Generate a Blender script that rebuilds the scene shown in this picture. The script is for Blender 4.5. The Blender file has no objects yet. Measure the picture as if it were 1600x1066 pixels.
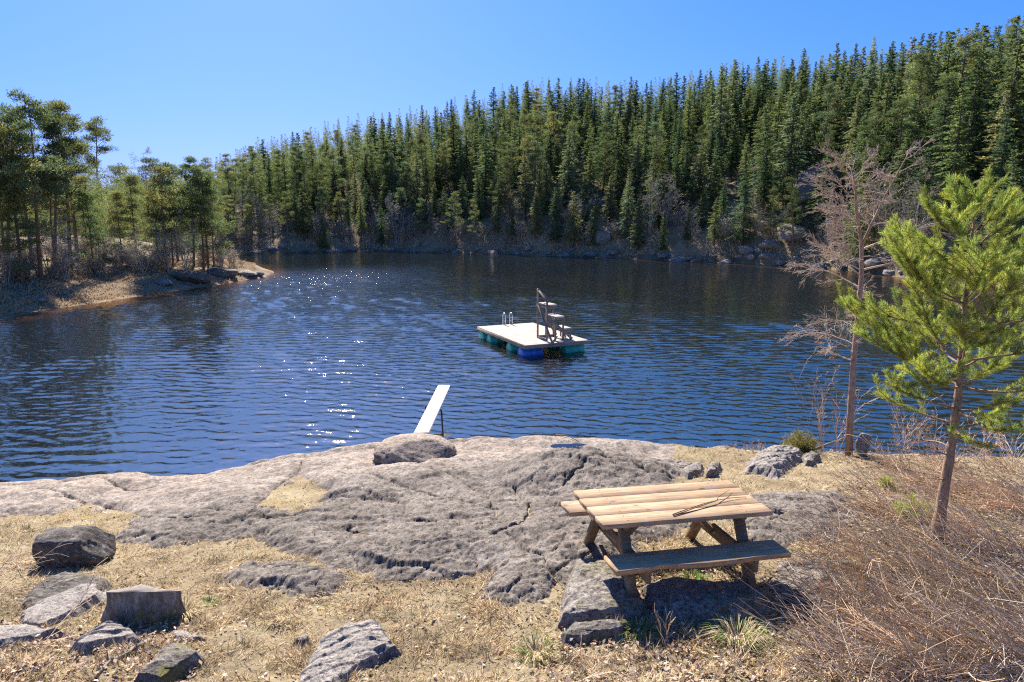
import bpy, math
import numpy as np

SC = bpy.context.scene
COL = SC.collection
R = np.random.default_rng(7)
PI = math.pi

# ------------------------------------------------------------------ camera maths (photo pixels, 1600 x 1066)
F, YH, H = 1067.0, 340.0, 5.6
PITCH = math.atan((533 - YH) / F)
CP, SP = math.cos(PITCH), math.sin(PITCH)
SUN_AZ, SUN_EL = math.radians(-19), math.radians(40)


def ray(px, py):
    u = (np.asarray(px, float) - 800) / F
    v = (533 - np.asarray(py, float)) / F
    return u, CP + v * SP, -SP + v * CP


def P(px, py, z):
    a, b, c = ray(px, py)
    t = (z - H) / c
    return np.array([a * t, b * t, z + 0 * t])


def PD(px, py, y):
    """point on the pixel's ray at distance y ahead"""
    a, b, c = ray(px, py)
    t = y / b
    return np.array([a * t, y, H + c * t])


def proj(x, y, z):
    z = z - H
    d = y * CP - z * SP
    v = y * SP + z * CP
    return 800 + F * x / d, 533 - F * v / d


def sstep(a, b, x):
    t = np.clip((x - a) / (b - a), 0, 1)
    return t * t * (3 - 2 * t)


# ------------------------------------------------------------------ noise
def _h(ix, iy, s):
    n = (ix.astype(np.int64) * 374761393 + iy.astype(np.int64) * 668265263 + s * 982451653) & 0x7fffffff
    n = ((n ^ (n >> 13)) * 1274126177) & 0x7fffffff
    return (n ^ (n >> 16)) & 0x7fffffff


def gn(x, y, s=0):
    x = np.asarray(x, float); y = np.asarray(y, float)
    ix = np.floor(x); iy = np.floor(y)
    fx = x - ix; fy = y - iy
    ux = fx * fx * fx * (fx * (fx * 6 - 15) + 10); uy = fy * fy * fy * (fy * (fy * 6 - 15) + 10)

    def g(dx, dy):
        a = _h(ix + dx, iy + dy, s) * (2 * PI / 0x7fffffff)
        return np.cos(a) * (fx - dx) + np.sin(a) * (fy - dy)
    a = g(0, 0) + ux * (g(1, 0) - g(0, 0))
    b = g(0, 1) + ux * (g(1, 1) - g(0, 1))
    return (a + uy * (b - a)) * 1.5


def fbm(x, y, o=4, s=0, gain=.5):
    r = 0; a = 1; n = 0
    for i in range(o):
        r = r + a * gn(x, y, s + i * 17); n += a
        a *= gain; x = x * 2.03 + 13.7; y = y * 2.03 - 7.1
    return r / n


def ridged(x, y, o=4, s=0):
    r = 0; a = 1; n = 0
    for i in range(o):
        r = r + a * (1 - np.abs(gn(x, y, s + i * 31)) * 2); n += a
        a *= .5; x = x * 2.1 + 3.1; y = y * 2.1 + 5.3
    return r / n


def worley(x, y, s=0):
    """f1, f2 and a random value of the nearest cell"""
    ix = np.floor(x); iy = np.floor(y)
    f1 = np.full(x.shape, 9.); f2 = np.full(x.shape, 9.); c = np.zeros(x.shape)
    for dx in (-1, 0, 1):
        for dy in (-1, 0, 1):
            jx = ix + dx; jy = iy + dy
            px = jx + _h(jx, jy, s) / 0x7fffffff; py = jy + _h(jx, jy, s + 5) / 0x7fffffff
            d = np.hypot(px - x, py - y); r = _h(jx, jy, s + 9) / 0x7fffffff
            n = d < f1
            f2 = np.where(n, f1, np.minimum(f2, d)); c = np.where(n, r, c); f1 = np.where(n, d, f1)
    return f1, f2, c


# ------------------------------------------------------------------ mesh helpers
class Geo:
    def __init__(self):
        self.v = []; self.f = {3: [], 4: []}; self.c = {3: [], 4: []}; self.n = 0

    def add(self, v, f, col=None):
        v = np.asarray(v, float).reshape(-1, 3); f = np.asarray(f, int)
        if len(f) == 0:
            return self
        k = f.shape[1]
        self.v.append(v); self.f[k].append(f + self.n); self.n += len(v)
        if col is None:
            col = (1, 1, 1)
        col = np.asarray(col, float)
        if col.ndim == 1:
            col = np.tile(col, (len(f), 1))
        self.c[k].append(col)
        return self

    def mesh(self, name, mat, smooth=False):
        me = bpy.data.meshes.new(name)
        if self.n == 0:
            return me
        v = np.concatenate(self.v)
        fs = [np.concatenate(self.f[k]) for k in (3, 4) if self.f[k]]
        cs = np.concatenate([np.concatenate(self.c[k]) for k in (3, 4) if self.c[k]])
        tot = np.concatenate([np.full(len(f), f.shape[1]) for f in fs])
        idx = np.concatenate([f.ravel() for f in fs])
        start = np.concatenate([[0], np.cumsum(tot)[:-1]])
        me.vertices.add(len(v)); me.vertices.foreach_set('co', v.astype(np.float32).ravel())
        me.loops.add(len(idx)); me.loops.foreach_set('vertex_index', idx.astype(np.int32))
        me.polygons.add(len(tot)); me.polygons.foreach_set('loop_start', start.astype(np.int32))
        me.update(calc_edges=True)
        if smooth:
            me.polygons.foreach_set('use_smooth', np.ones(len(tot), bool))
        a = me.attributes.new('tint', 'FLOAT_COLOR', 'FACE')
        a.data.foreach_set('color', np.concatenate([cs, np.ones((len(cs), 1))], 1).astype(np.float32).ravel())
        for m in (mat if isinstance(mat, (list, tuple)) else [mat]):
            me.materials.append(m)
        return me

    # --- shapes
    def box(self, c, s, rot=None, col=None, bev=.006):
        """bevelled box: centre, full size"""
        hx, hy, hz = [k / 2 for k in s]
        b = min(bev, hx * .4, hy * .4, hz * .4)
        v = []; key = {}
        for sx in (-1, 1):
            for sy in (-1, 1):
                for sz in (-1, 1):
                    for ax in range(3):
                        p = [sx * (hx - b), sy * (hy - b), sz * (hz - b)]
                        p[ax] = (sx * hx, sy * hy, sz * hz)[ax]
                        key[sx, sy, sz, ax] = len(v); v.append(p)
        v = np.array(v)
        q = []; t = []
        for ax in range(3):
            o = [k for k in range(3) if k != ax]
            for sg in (-1, 1):
                r = []
                for a, bb in ((-1, -1), (1, -1), (1, 1), (-1, 1)):
                    s3 = [0, 0, 0]; s3[ax] = sg; s3[o[0]] = a; s3[o[1]] = bb
                    r.append(key[s3[0], s3[1], s3[2], ax])
                flip = (sg < 0) ^ (ax == 1)
                q.append(r[::-1] if flip else r)
        for ax in range(3):          # edges along ax
            o = [k for k in range(3) if k != ax]
            for a in (-1, 1):
                for bb in (-1, 1):
                    def kk(sgn, face):
                        s3 = [0, 0, 0]; s3[ax] = sgn; s3[o[0]] = a; s3[o[1]] = bb
                        return key[s3[0], s3[1], s3[2], face]
                    r = [kk(-1, o[0]), kk(1, o[0]), kk(1, o[1]), kk(-1, o[1])]
                    pts = v[r]; nrm = np.cross(pts[1] - pts[0], pts[2] - pts[0])
                    q.append(r if nrm @ pts.mean(0) > 0 else r[::-1])
        for sx in (-1, 1):
            for sy in (-1, 1):
                for sz in (-1, 1):
                    r = [key[sx, sy, sz, k] for k in range(3)]
                    pts = v[r]; nrm = np.cross(pts[1] - pts[0], pts[2] - pts[0])
                    t.append(r if nrm @ pts.mean(0) > 0 else r[::-1])
        if rot is not None:
            v = v @ np.asarray(rot).T
        v = v + np.asarray(c)
        n0 = self.n
        self.add(v, np.array(q), col)
        self.f[3].append(np.array(t) + n0); self.c[3].append(np.tile(np.asarray(col if col is not None else (1, 1, 1), float), (8, 1)))
        return self

    def beam(self, a, b, w, t, up=(0, 0, 1), col=None, bev=.005):
        """squared timber from a to b, width w across, thickness t along up"""
        a = np.asarray(a, float); b = np.asarray(b, float)
        d = b - a; L = np.linalg.norm(d); x = d / L
        y = np.cross(up, x); y /= np.linalg.norm(y) + 1e-9; z = np.cross(x, y)
        return self.box((a + b) / 2, (L, w, t), np.stack([x, y, z], 1), col, bev)

    def sticks(self, p0, p1, r0, r1, sides=3, col=None):
        p0 = np.asarray(p0, float).reshape(-1, 3); p1 = np.asarray(p1, float).reshape(-1, 3); n = len(p0)
        if n == 0:
            return self
        r0 = np.broadcast_to(r0, n); r1 = np.broadcast_to(r1, n)
        d = p1 - p0; d = d / (np.linalg.norm(d, axis=1, keepdims=True) + 1e-9)
        ref = np.where(np.abs(d[:, 2:3]) > .9, np.array([[1., 0, 0]]), np.array([[0, 0, 1.]]))
        a = np.cross(d, ref); a /= np.linalg.norm(a, axis=1, keepdims=True) + 1e-9; b = np.cross(d, a)
        th = np.arange(sides) * 2 * PI / sides
        o = a[:, None] * np.cos(th)[None, :, None] + b[:, None] * np.sin(th)[None, :, None]
        v = np.concatenate([p0[:, None] + o * r0[:, None, None], p1[:, None] + o * r1[:, None, None]], 1)
        i = np.arange(sides); j = (i + 1) % sides
        f = np.stack([i, i + sides, j + sides, j], 1)[None] + (np.arange(n) * 2 * sides)[:, None, None]
        if col is not None and np.ndim(col) == 2:
            col = np.repeat(np.asarray(col), sides, 0)
        return self.add(v, f.reshape(-1, 4), col)

    def tube(self, pts, rad, sides=8, col=None, cap=True):
        pts = np.asarray(pts, float); n = len(pts); rad = np.broadcast_to(rad, n)
        d = np.gradient(pts, axis=0); d /= np.linalg.norm(d, axis=1, keepdims=True) + 1e-9
        ref = np.array([0, 0, 1.]) if abs(d[0, 2]) < .8 else np.array([1., 0, 0])
        th = np.arange(sides) * 2 * PI / sides
        rings = []
        for k in range(n):
            a = np.cross(d[k], ref); a /= np.linalg.norm(a) + 1e-9; ref = np.cross(a, d[k]); b = ref
            rings.append(pts[k] + rad[k] * (np.cos(th)[:, None] * a + np.sin(th)[:, None] * b))
        v = np.concatenate(rings)
        i = np.arange(sides); j = (i + 1) % sides
        f = (np.stack([i, j, j + sides, i + sides], 1)[None] + (np.arange(n - 1) * sides)[:, None, None]).reshape(-1, 4)
        if cap:
            v = np.concatenate([v, pts[:1], pts[-1:]])
            self.f[3].append(np.concatenate([np.stack([j, i, np.full(sides, n * sides)], 1), np.stack([i + (n - 1) * sides, j + (n - 1) * sides, np.full(sides, n * sides + 1)], 1)]) + self.n)
            self.c[3].append(np.tile(np.asarray(col if col is not None else (1, 1, 1), float), (2 * sides, 1)))
        return self.add(v, f, col)

    def grid(self, X, Y, Z, keep=None, col=None):
        nr, nc = X.shape
        i = np.arange(nr * nc).reshape(nr, nc)
        f = np.stack([i[:-1, :-1], i[:-1, 1:], i[1:, 1:], i[1:, :-1]], -1).reshape(-1, 4)
        if keep is not None:
            k = (keep[:-1, :-1] | keep[:-1, 1:] | keep[1:, 1:] | keep[1:, :-1]).ravel()
            f = f[k]
            if col is not None and np.ndim(col) == 2:
                col = col[k]
        v = np.stack([X, Y, Z], -1).reshape(-1, 3)
        if keep is not None:
            used = np.unique(f); m = np.full(len(v), -1); m[used] = np.arange(len(used)); v = v[used]; f = m[f]
        return self.add(v, f, col)


def diamonds(base, d, length, width, nrm):
    """leaf-like quads: base point, direction, length, width, plane normal -> verts, faces"""
    n = len(base)
    d = d / (np.linalg.norm(d, axis=1, keepdims=True) + 1e-9)
    s = np.cross(d, nrm); s /= np.linalg.norm(s, axis=1, keepdims=True) + 1e-9
    L = np.broadcast_to(length, n)[:, None]; W = np.broadcast_to(width, n)[:, None]
    v = np.stack([base, base + d * L * .45 + s * W * .5, base + d * L, base + d * L * .45 - s * W * .5], 1)
    return v.reshape(-1, 3), np.arange(n * 4).reshape(n, 4)


def unit(n, rng=None):
    v = (rng or R).normal(size=(n, 3))
    return v / np.linalg.norm(v, axis=1, keepdims=True)


# ------------------------------------------------------------------ object helpers
def link(name, data=None, parent=None, loc=(0, 0, 0), rz=0.0):
    o = bpy.data.objects.new(name, data); COL.objects.link(o)
    o.location = loc; o.rotation_euler = (0, 0, rz)
    if parent is not None:
        o.parent = parent
    return o


def tag(o, label=None, cat=None, group=None, kind=None):
    if label: o['label'] = label
    if cat: o['category'] = cat
    if group: o['group'] = group
    if kind: o['kind'] = kind
    return o


def part(name, geo, mat, parent, smooth=False):
    return link(name, geo.mesh(name, mat, smooth), parent)


def dup(o, loc, rz, scale=(1, 1, 1)):
    c = o.copy(); COL.objects.link(c); c.location = loc; c.rotation_euler = (0, 0, rz); c.scale = scale
    for ch in o.children:
        d = ch.copy(); COL.objects.link(d); d.parent = c
    return c


# ------------------------------------------------------------------ materials
class NT:
    def __init__(self, name):
        self.m = bpy.data.materials.new(name); self.m.use_nodes = True
        self.t = self.m.node_tree; self.n = self.t.nodes; self.n.clear()
        self.out = self.n.new('ShaderNodeOutputMaterial')

    def node(self, typ, **kw):
        nd = self.n.new('ShaderNode' + typ)
        ins = kw.pop('ins', {})
        for k, v in kw.items():
            setattr(nd, k, v)
        for k, v in ins.items():
            self.set(nd, k, v)
        return nd

    def set(self, nd, k, v):
        s = nd.inputs[k]
        if isinstance(v, bpy.types.NodeSocket):
            self.t.links.new(v, s)
        elif isinstance(v, (tuple, list)) and len(v) == 3 and s.type == 'RGBA':
            s.default_value = (*v, 1)
        else:
            s.default_value = v

    def noise(self, scale, detail=4, rough=.55, vec=None, dist=0.0):
        nd = self.node('TexNoise', ins={'Scale': scale, 'Detail': detail, 'Roughness': rough, 'Distortion': dist})
        if vec is not None: self.set(nd, 'Vector', vec)
        return nd.outputs['Fac']

    def coord(self, which='Object'):
        return self.node('TexCoord').outputs[which]

    def mapv(self, vec, scale=(1, 1, 1), rot=(0, 0, 0)):
        return self.node('Mapping', ins={'Vector': vec, 'Scale': scale, 'Rotation': rot}).outputs['Vector']

    def ramp(self, fac, stops):
        nd = self.node('ValToRGB'); self.set(nd, 'Fac', fac)
        e = nd.color_ramp.elements
        while len(e) < len(stops): e.new(.5)
        for k, (p, c) in enumerate(stops):
            e[k].position = p; e[k].color = (*c, 1) if not np.isscalar(c) else (c, c, c, 1)
        return nd.outputs['Color']

    def mix(self, fac, a, b, blend='MIX'):
        nd = self.node('Mix', data_type='RGBA', blend_type=blend)
        for s, v in ((0, fac), (6, a), (7, b)):
            k = nd.inputs[s]
            if isinstance(v, bpy.types.NodeSocket): self.t.links.new(v, k)
            elif np.isscalar(v): k.default_value = v if s == 0 else (v, v, v, 1)
            else: k.default_value = (*v, 1)
        return nd.outputs[2]

    def math(self, op, a, b=0.0):
        nd = self.node('Math', operation=op); self.set(nd, 0, a); self.set(nd, 1, b)
        return nd.outputs[0]

    def attr(self, name='tint'):
        return self.node('Attribute', attribute_name=name).outputs['Color']

    def attrf(self, name):
        return self.node('Attribute', attribute_name=name).outputs['Fac']

    def bump(self, h, strength=.4, dist=.02, normal=None):
        nd = self.node('Bump', ins={'Height': h, 'Strength': strength, 'Distance': dist})
        if normal is not None: self.set(nd, 'Normal', normal)
        return nd.outputs['Normal']

    def principled(self, col, rough=.9, normal=None, spec=.3, **ins):
        b = self.node('BsdfPrincipled', ins={'Base Color': col, 'Roughness': rough, 'Specular IOR Level': spec, **ins})
        if normal is not None: self.set(b, 'Normal', normal)
        self.t.links.new(b.outputs[0], self.out.inputs[0])
        return self.m


def m_leaf(name, col_a, col_b, transl=.35, rough=.7, gloss=.06):
    n = NT(name)
    rnd = n.node('ObjectInfo').outputs['Random']
    md = tuple((p + q) / 2 for p, q in zip(col_a, col_b))
    c = n.ramp(rnd, [(0.0, tuple(k * .62 for k in col_a)), (.2, col_a), (.42, (md[0] * .85, md[1], md[2] * 1.25)), (.6, md), (.8, col_b), (.93, (col_b[0] * 1.05, col_b[1] * .95, col_b[2] * .95)), (1.0, (col_b[0] * 1.3, col_b[1] * 1.2, col_b[2] * 1.2))])
    c = n.mix(1.0, c, n.attr(), 'MULTIPLY')
    d = n.node('BsdfDiffuse', ins={'Color': c})
    t = n.node('BsdfTranslucent', ins={'Color': c})
    g = n.node('BsdfGlossy', ins={'Color': (.6, .6, .6), 'Roughness': .55})
    a = n.node('MixShader', ins={'Fac': transl}); n.t.links.new(d.outputs[0], a.inputs[1]); n.t.links.new(t.outputs[0], a.inputs[2])
    b = n.node('MixShader', ins={'Fac': gloss}); n.t.links.new(a.outputs[0], b.inputs[1]); n.t.links.new(g.outputs[0], b.inputs[2])
    n.t.links.new(b.outputs[0], n.out.inputs[0])
    return n.m


def m_tint(name, base, rough=.9, transl=0.0, spec=.2):
    """colour = base x per-face tint"""
    n = NT(name)
    c = n.mix(1.0, base, n.attr(), 'MULTIPLY')
    if transl:
        d = n.node('BsdfDiffuse', ins={'Color': c}); t = n.node('BsdfTranslucent', ins={'Color': c})
        a = n.node('MixShader', ins={'Fac': transl}); n.t.links.new(d.outputs[0], a.inputs[1]); n.t.links.new(t.outputs[0], a.inputs[2])
        n.t.links.new(a.outputs[0], n.out.inputs[0]); return n.m
    return n.principled(c, rough, spec=spec)


def m_bark(name, a, b, scale=30):
    n = NT(name); co = n.mapv(n.coord(), (1, 1, .25))
    f = n.noise(scale, 5, .7, co)
    return n.principled(n.ramp(f, [(.3, a), (.7, b)]), .95, n.bump(f, .8, .01))


def m_rock(name, tones, warm=None, moss=0.0, scale=1.0, dark=.55, tintattr=False):
    n = NT(name); co = n.coord()
    big = n.noise(1.3 * scale, 6, .62, co, .6)
    mid = n.noise(7 * scale, 8, .68, co, .3)
    fine = n.noise(55 * scale, 5, .7, co); spk = n.noise(21 * scale, 6, .75, co, .4)
    c = n.ramp(big, [(.28, tones[0]), (.5, tones[1]), (.72, tones[2])])
    if tintattr:
        c = n.mix(n.attrf('warm'), c, n.ramp(big, [(.3, warm[0]), (.7, warm[1])]))
    c = n.mix(n.math('MULTIPLY', n.ramp(mid, [(.40, 1.0), (.54, 0.0)]), dark), c, (.085, .073, .064))
    c = n.mix(n.ramp(spk, [(.40, .85), (.48, 0.0)]), c, (.06, .05, .043))
    lch = n.noise(2.7 * scale, 8, .78, co, .9)
    c = n.mix(n.ramp(lch, [(.55, 0.0), (.60, .7)]), c, (.10, .085, .075))
    c = n.mix(n.ramp(spk, [(.56, .0), (.68, .6)]), c, (.56, .52, .47))
    c = n.mix(n.ramp(n.noise(4.1 * scale, 7, .7, co, 1.2), [(.58, 0.0), (.66, .55)]), c, (.42, .40, .37))
    vn = n.node('TexWave', wave_type='BANDS', ins={'Vector': n.mapv(co, (1, 1, 1), (.3, .2, .9)), 'Scale': .9 * scale, 'Distortion': 9.0, 'Detail': 4.0, 'Detail Scale': 1.4}).outputs['Fac']
    c = n.mix(n.math('MULTIPLY', n.ramp(vn, [(.0, 0.0), (.93, 0.0), (.99, .55)]), n.ramp(mid, [(.45, 0.0), (.6, 1.0)])), c, (.60, .55, .49))
    stn = n.noise(1.0, 5, .7, n.mapv(co, (2.6 * scale, .8 * scale, 1.5), (0, 0, .35)), .7)
    c = n.mix(n.ramp(stn, [(.54, 0.0), (.70, .55)]), c, (.13, .105, .085))
    c = n.mix(.9, c, n.ramp(fine, [(.3, .3), (.66, 1.0)]), 'MULTIPLY')
    if tintattr:
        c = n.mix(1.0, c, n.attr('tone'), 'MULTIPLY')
    if moss:
        up = n.node('SeparateXYZ', ins={0: n.node('NewGeometry').outputs['Normal']}).outputs['Z']
        k = n.math('MULTIPLY', n.ramp(n.noise(3.2, 6, .65, co), [(.5, 0.0), (.58, 1.0)]), n.ramp(up, [(.0, 0.25), (.6, 1.0)]))
        c = n.mix(n.math('MULTIPLY', k, moss), c, n.ramp(fine, [(.3, (.07, .075, .015)), (.7, (.2, .17, .04))]))
    b = n.bump(mid, .6, .03)
    b = n.bump(spk, .7, .014, b)
    b = n.bump(fine, .6, .007, b)
    return n.principled(c, .88, b, .25)


def m_wood(name, a, b, grain=(3, 45, 45), rough=.8, knots=True):
    n = NT(name); co = n.coord()
    g = n.noise(1.0, 8, .65, n.mapv(co, grain), .8)
    big = n.noise(2.2, 3, .5, co)
    c = n.ramp(g, [(.3, a), (.62, b)])
    c = n.mix(.6, c, n.ramp(big, [(.3, .55), (.7, 1.0)]), 'MULTIPLY')
    c = n.mix(n.ramp(n.noise(5.5, 6, .75, co, 1.0), [(.54, 0.0), (.68, .5)]), c, (.36, .33, .30))
    c = n.mix(1.0, c, n.attr(), 'MULTIPLY')
    if knots:
        w = n.node('TexVoronoi', ins={'Vector': n.mapv(co, (2.4, 6.5, 6.5)), 'Scale': 1.0}).outputs['Distance']
        c = n.mix(n.ramp(w, [(.06, .75), (.11, 0.0)]), c, (.10, .055, .03))
    return n.principled(c, rough, n.bump(g, .35, .004), .12)


M_spruce = m_leaf('spruce_needles', (.095, .145, .056), (.175, .225, .072), .52, gloss=.02)
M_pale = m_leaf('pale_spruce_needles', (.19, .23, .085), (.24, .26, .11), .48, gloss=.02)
M_pine = m_leaf('pine_needles', (.13, .17, .056), (.20, .22, .07), .48, gloss=.03)
M_young = m_leaf('young_pine_needles', (.42, .42, .06), (.42, .42, .06), .48, gloss=.05)
M_junip = m_leaf('juniper_needles', (.32, .29, .06), (.32, .29, .06), .4)
M_sbark = m_bark('spruce_bark', (.06, .045, .035), (.17, .13, .10), 9)
M_pbark = m_bark('pine_bark', (.10, .060, .038), (.27, .165, .10), 8)
M_ybark = m_bark('young_pine_bark', (.12, .075, .05), (.40, .27, .175), 42)
M_birch = m_bark('birch_bark', (.17, .10, .07), (.42, .30, .23), 30)
M_twig = m_tint('bare_twigs', (.42, .33, .26))
M_alder = m_tint('grey_twigs', (.37, .325, .25))
M_stem = m_tint('shrub_stems', (.47, .37, .28))
M_straw = m_tint('dry_grass_blades', (1, 1, 1), transl=.25)
M_litter = m_tint('dead_leaves', (1, 1, 1), transl=.15)
M_wood = m_wood('weathered_pine_boards', (.26, .165, .092), (.55, .385, .245))
M_beam = m_wood('treated_timber', (.16, .10, .055), (.30, .20, .11))
M_deck = m_wood('bleached_deck_boards', (.44, .37, .31), (.60, .53, .46), (2, 30, 30), .85, False)
M_greyw = m_wood('grey_timber', (.16, .135, .115), (.30, .255, .22), (8, 8, 8), .85, False)
M_bed = m_rock('bedrock_granite', [(.27, .215, .175), (.40, .335, .275), (.52, .445, .375)], [(.38, .28, .20), (.54, .435, .34)], tintattr=True)
M_rock = m_rock('grey_granite', [(.23, .195, .165), (.36, .31, .265), (.47, .415, .36)], moss=.3, scale=1.4)
M_rockd = m_rock('dark_stone', [(.11, .09, .073), (.18, .15, .12), (.27, .225, .18)], moss=.15, scale=1.6)
M_rockm = m_rock('mossy_stone', [(.16, .135, .105), (.27, .23, .185), (.39, .34, .285)], moss=.9, scale=1.8)
M_rockp = m_rock('pale_stone', [(.31, .265, .225), (.43, .375, .325), (.53, .47, .41)], scale=1.8, dark=.25)
M_shrock = m_rock('shore_stone', [(.22, .20, .175), (.34, .31, .275), (.47, .435, .395)], scale=.5)


def m_plain(name, col, rough=.5, metal=0.0, spec=.4, wear=None):
    n = NT(name); c = n.coord()
    f = n.noise(6, 6, .7, c)
    k = n.ramp(f, [(.3, tuple(x * .72 for x in col)), (.65, col)])
    if wear:
        k = n.mix(n.ramp(n.noise(14, 6, .75, c), [(.6, 0.0), (.68, .8)]), k, wear)
    return n.principled(k, rough, n.bump(f, .1, .003), spec, Metallic=metal)


M_white = m_plain('white_board', (.70, .68, .64), .6, wear=(.42, .36, .30))
M_iron = m_plain('rusty_iron', (.06, .045, .04), .7)
M_teal = m_plain('teal_plastic', (.02, .40, .34), .4, wear=(.10, .20, .17))
M_blue = m_plain('blue_plastic', (.012, .14, .58), .4, wear=(.06, .12, .30))
M_alu = m_plain('galvanised_steel', (.72, .70, .68), .4, .3)


def m_ground(name, cols, scale=1.0, bumpd=.03):
    n = NT(name); co = n.coord()
    a = n.noise(.9 * scale, 6, .65, co, .5); b = n.noise(9 * scale, 7, .75, co); c3 = n.noise(60 * scale, 4, .75, co)
    c = n.ramp(a, [(.3, cols[0]), (.5, cols[1]), (.7, cols[2])])
    c = n.mix(.8, c, n.ramp(b, [(.3, .45), (.7, 1.1)]), 'MULTIPLY')
    c = n.mix(.6, c, n.ramp(c3, [(.3, .4), (.7, 1.1)]), 'MULTIPLY')
    return n.principled(c, .97, n.bump(b, .8, bumpd, n.bump(c3, .6, bumpd * .3)), .1)


M_soil = m_ground('dry_grass_soil', [(.21, .155, .09), (.35, .275, .165), (.47, .39, .24)])
M_hill = m_ground('forest_floor', [(.18, .135, .085), (.30, .235, .145), (.44, .36, .23)], .15, .25)
M_pen = m_ground('heath_floor', [(.17, .12, .075), (.34, .25, .16), (.46, .36, .24)], .3, .12)


def m_water():
    n = NT('lake_water'); co = n.coord()
    w1 = n.noise(1.0, 3, .6, n.mapv(co, (1.6, 4.2, 1), (0, 0, math.radians(-6))), .3)
    w2 = n.noise(1.0, 2, .55, n.mapv(co, (5.0, 11.0, 1), (0, 0, math.radians(10))), .2)
    h = n.math('ADD', n.math('MULTIPLY', w1, 1.0), n.math('MULTIPLY', w2, .28))
    nb = n.bump(n.math('MULTIPLY', h, n.attrf('gust')), 1.0, .030)
    sh = n.attrf('shallow')
    c = n.mix(sh, (.008, .011, .015), (.10, .045, .02))
    fr = n.node('Fresnel', ins={'IOR': 6.0, 'Normal': nb}).outputs[0]
    df = n.node('BsdfDiffuse', ins={'Color': c, 'Normal': nb}); gl = n.node('BsdfGlossy', ins={'Color': (1.0, .90, .70), 'Roughness': .02, 'Normal': nb})
    mx = n.node('MixShader', ins={'Fac': fr}); n.t.links.new(df.outputs[0], mx.inputs[1]); n.t.links.new(gl.outputs[0], mx.inputs[2])
    n.t.links.new(mx.outputs[0], n.out.inputs[0])
    return n.m


M_water = m_water()
M_puddle = NT('puddle_water').principled((.01, .012, .014), .02, None, .5, IOR=1.33)

# ------------------------------------------------------------------ world, sun, camera
w = bpy.data.worlds.new('World'); SC.world = w; w.use_nodes = True
wn = w.node_tree; bg = wn.nodes['Background']
sky = wn.nodes.new('ShaderNodeTexSky'); sky.sky_type = 'NISHITA'; sky.sun_disc = False
sky.sun_elevation = SUN_EL; sky.sun_rotation = SUN_AZ; sky.altitude = 300; sky.air_density = 1.0; sky.dust_density = .9; sky.ozone_density = 2.2
def vm(op, a, b):
    nd = wn.nodes.new('ShaderNodeVectorMath'); nd.operation = op
    for k, v in enumerate((a, b)):
        if isinstance(v, tuple): nd.inputs[k].default_value = v
        else: wn.links.new(v, nd.inputs[k])
    return nd.outputs[0]


# soft shoulder of a camera's exposure on the bright part of the sky, per channel
skc = vm('MULTIPLY', sky.outputs[0], (.42, .62, 1.0))
skc = vm('DIVIDE', skc, vm('ADD', vm('MULTIPLY', skc, (.12, .09, .035)), (1, 1, 1)))
sp3 = wn.nodes.new('ShaderNodeSeparateXYZ'); wn.links.new(skc, sp3.inputs[0])
pw_ = wn.nodes.new('ShaderNodeMath'); pw_.operation = 'POWER'; wn.links.new(sp3.outputs[0], pw_.inputs[0]); pw_.inputs[1].default_value = 1.5
cb3 = wn.nodes.new('ShaderNodeCombineXYZ'); wn.links.new(pw_.outputs[0], cb3.inputs[0]); wn.links.new(sp3.outputs[1], cb3.inputs[1]); wn.links.new(sp3.outputs[2], cb3.inputs[2])
skc = vm('ADD', vm('MULTIPLY', cb3.outputs[0], (.39, .70, .93)), (.05, .03, 0.0))
wn.links.new(skc, bg.inputs[0]); bg.inputs[1].default_value = .09

sl = bpy.data.lights.new('sun', 'SUN'); sl.energy = 4.9; sl.angle = math.radians(.53); sl.color = (1, .93, .83)
so = link('sun', sl, loc=(0, 0, 60))
so.rotation_euler = (PI / 2 - SUN_EL, 0, PI - SUN_AZ)

cd = bpy.data.cameras.new('camera'); cam = link('camera', cd, loc=(0, 0, H))
cd.sensor_width = 36; cd.lens = 36 * F / 1600; cd.clip_start = .1; cd.clip_end = 3000
cam.rotation_euler = (PI / 2 - PITCH, 0, 0)
SC.camera = cam
SC.cycles.use_denoising = False
SC.cycles.filter_width = 1.2
SC.view_settings.view_transform = 'Standard'; SC.view_settings.look = 'None'; SC.view_settings.exposure = 1.42; SC.view_settings.gamma = 1

# ------------------------------------------------------------------ near shore: height function
CTRL = [(-300, 1066, 1.85), (0, 1066, 2.0), (400, 1066, 2.08), (800, 1066, 2.14), (1200, 1066, 2.2), (1600, 1066, 2.2), (1900, 1066, 2.2),
        (-300, 900, 1.25), (0, 920, 1.55), (230, 965, 1.75), (400, 920, 1.75), (800, 920, 1.98), (1300, 930, 2.08), (1600, 900, 2.05), (1900, 900, 2.0),
        (0, 830, 1.0), (250, 830, 1.12), (500, 820, 1.42), (750, 820, 1.72), (900, 780, 1.6), (1250, 790, 1.80), (1462, 845, 1.95), (1650, 800, 1.8),
        (-300, 775, .4), (0, 768, .45), (150, 752, .5), (300, 755, .58), (420, 727, .72), (560, 708, .85), (640, 700, .9), (750, 695, .9), (880, 693, .95),
        (1000, 697, .98), (1150, 704, 1.05), (1250, 708, 1.12), (1340, 707, 1.2), (1450, 714, 1.2), (1600, 720, 1.2), (1900, 730, 1.2)]
cp = np.array([P(*c) for c in CTRL])
cp = np.concatenate([cp, [(1.05, 5.69, 2.09), (2.35, 6.04, 2.04), (.75, 6.79, 2.11), (2.05, 7.14, 2.06), (0, 1, 2.5), (-4, 1, 2.3), (4, 1, 2.5), (-12, 3, 1.9), (12, 3, 2.3), (0, -4, 3), (-14, 12, .4), (14, 12, 1.4)]])


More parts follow.
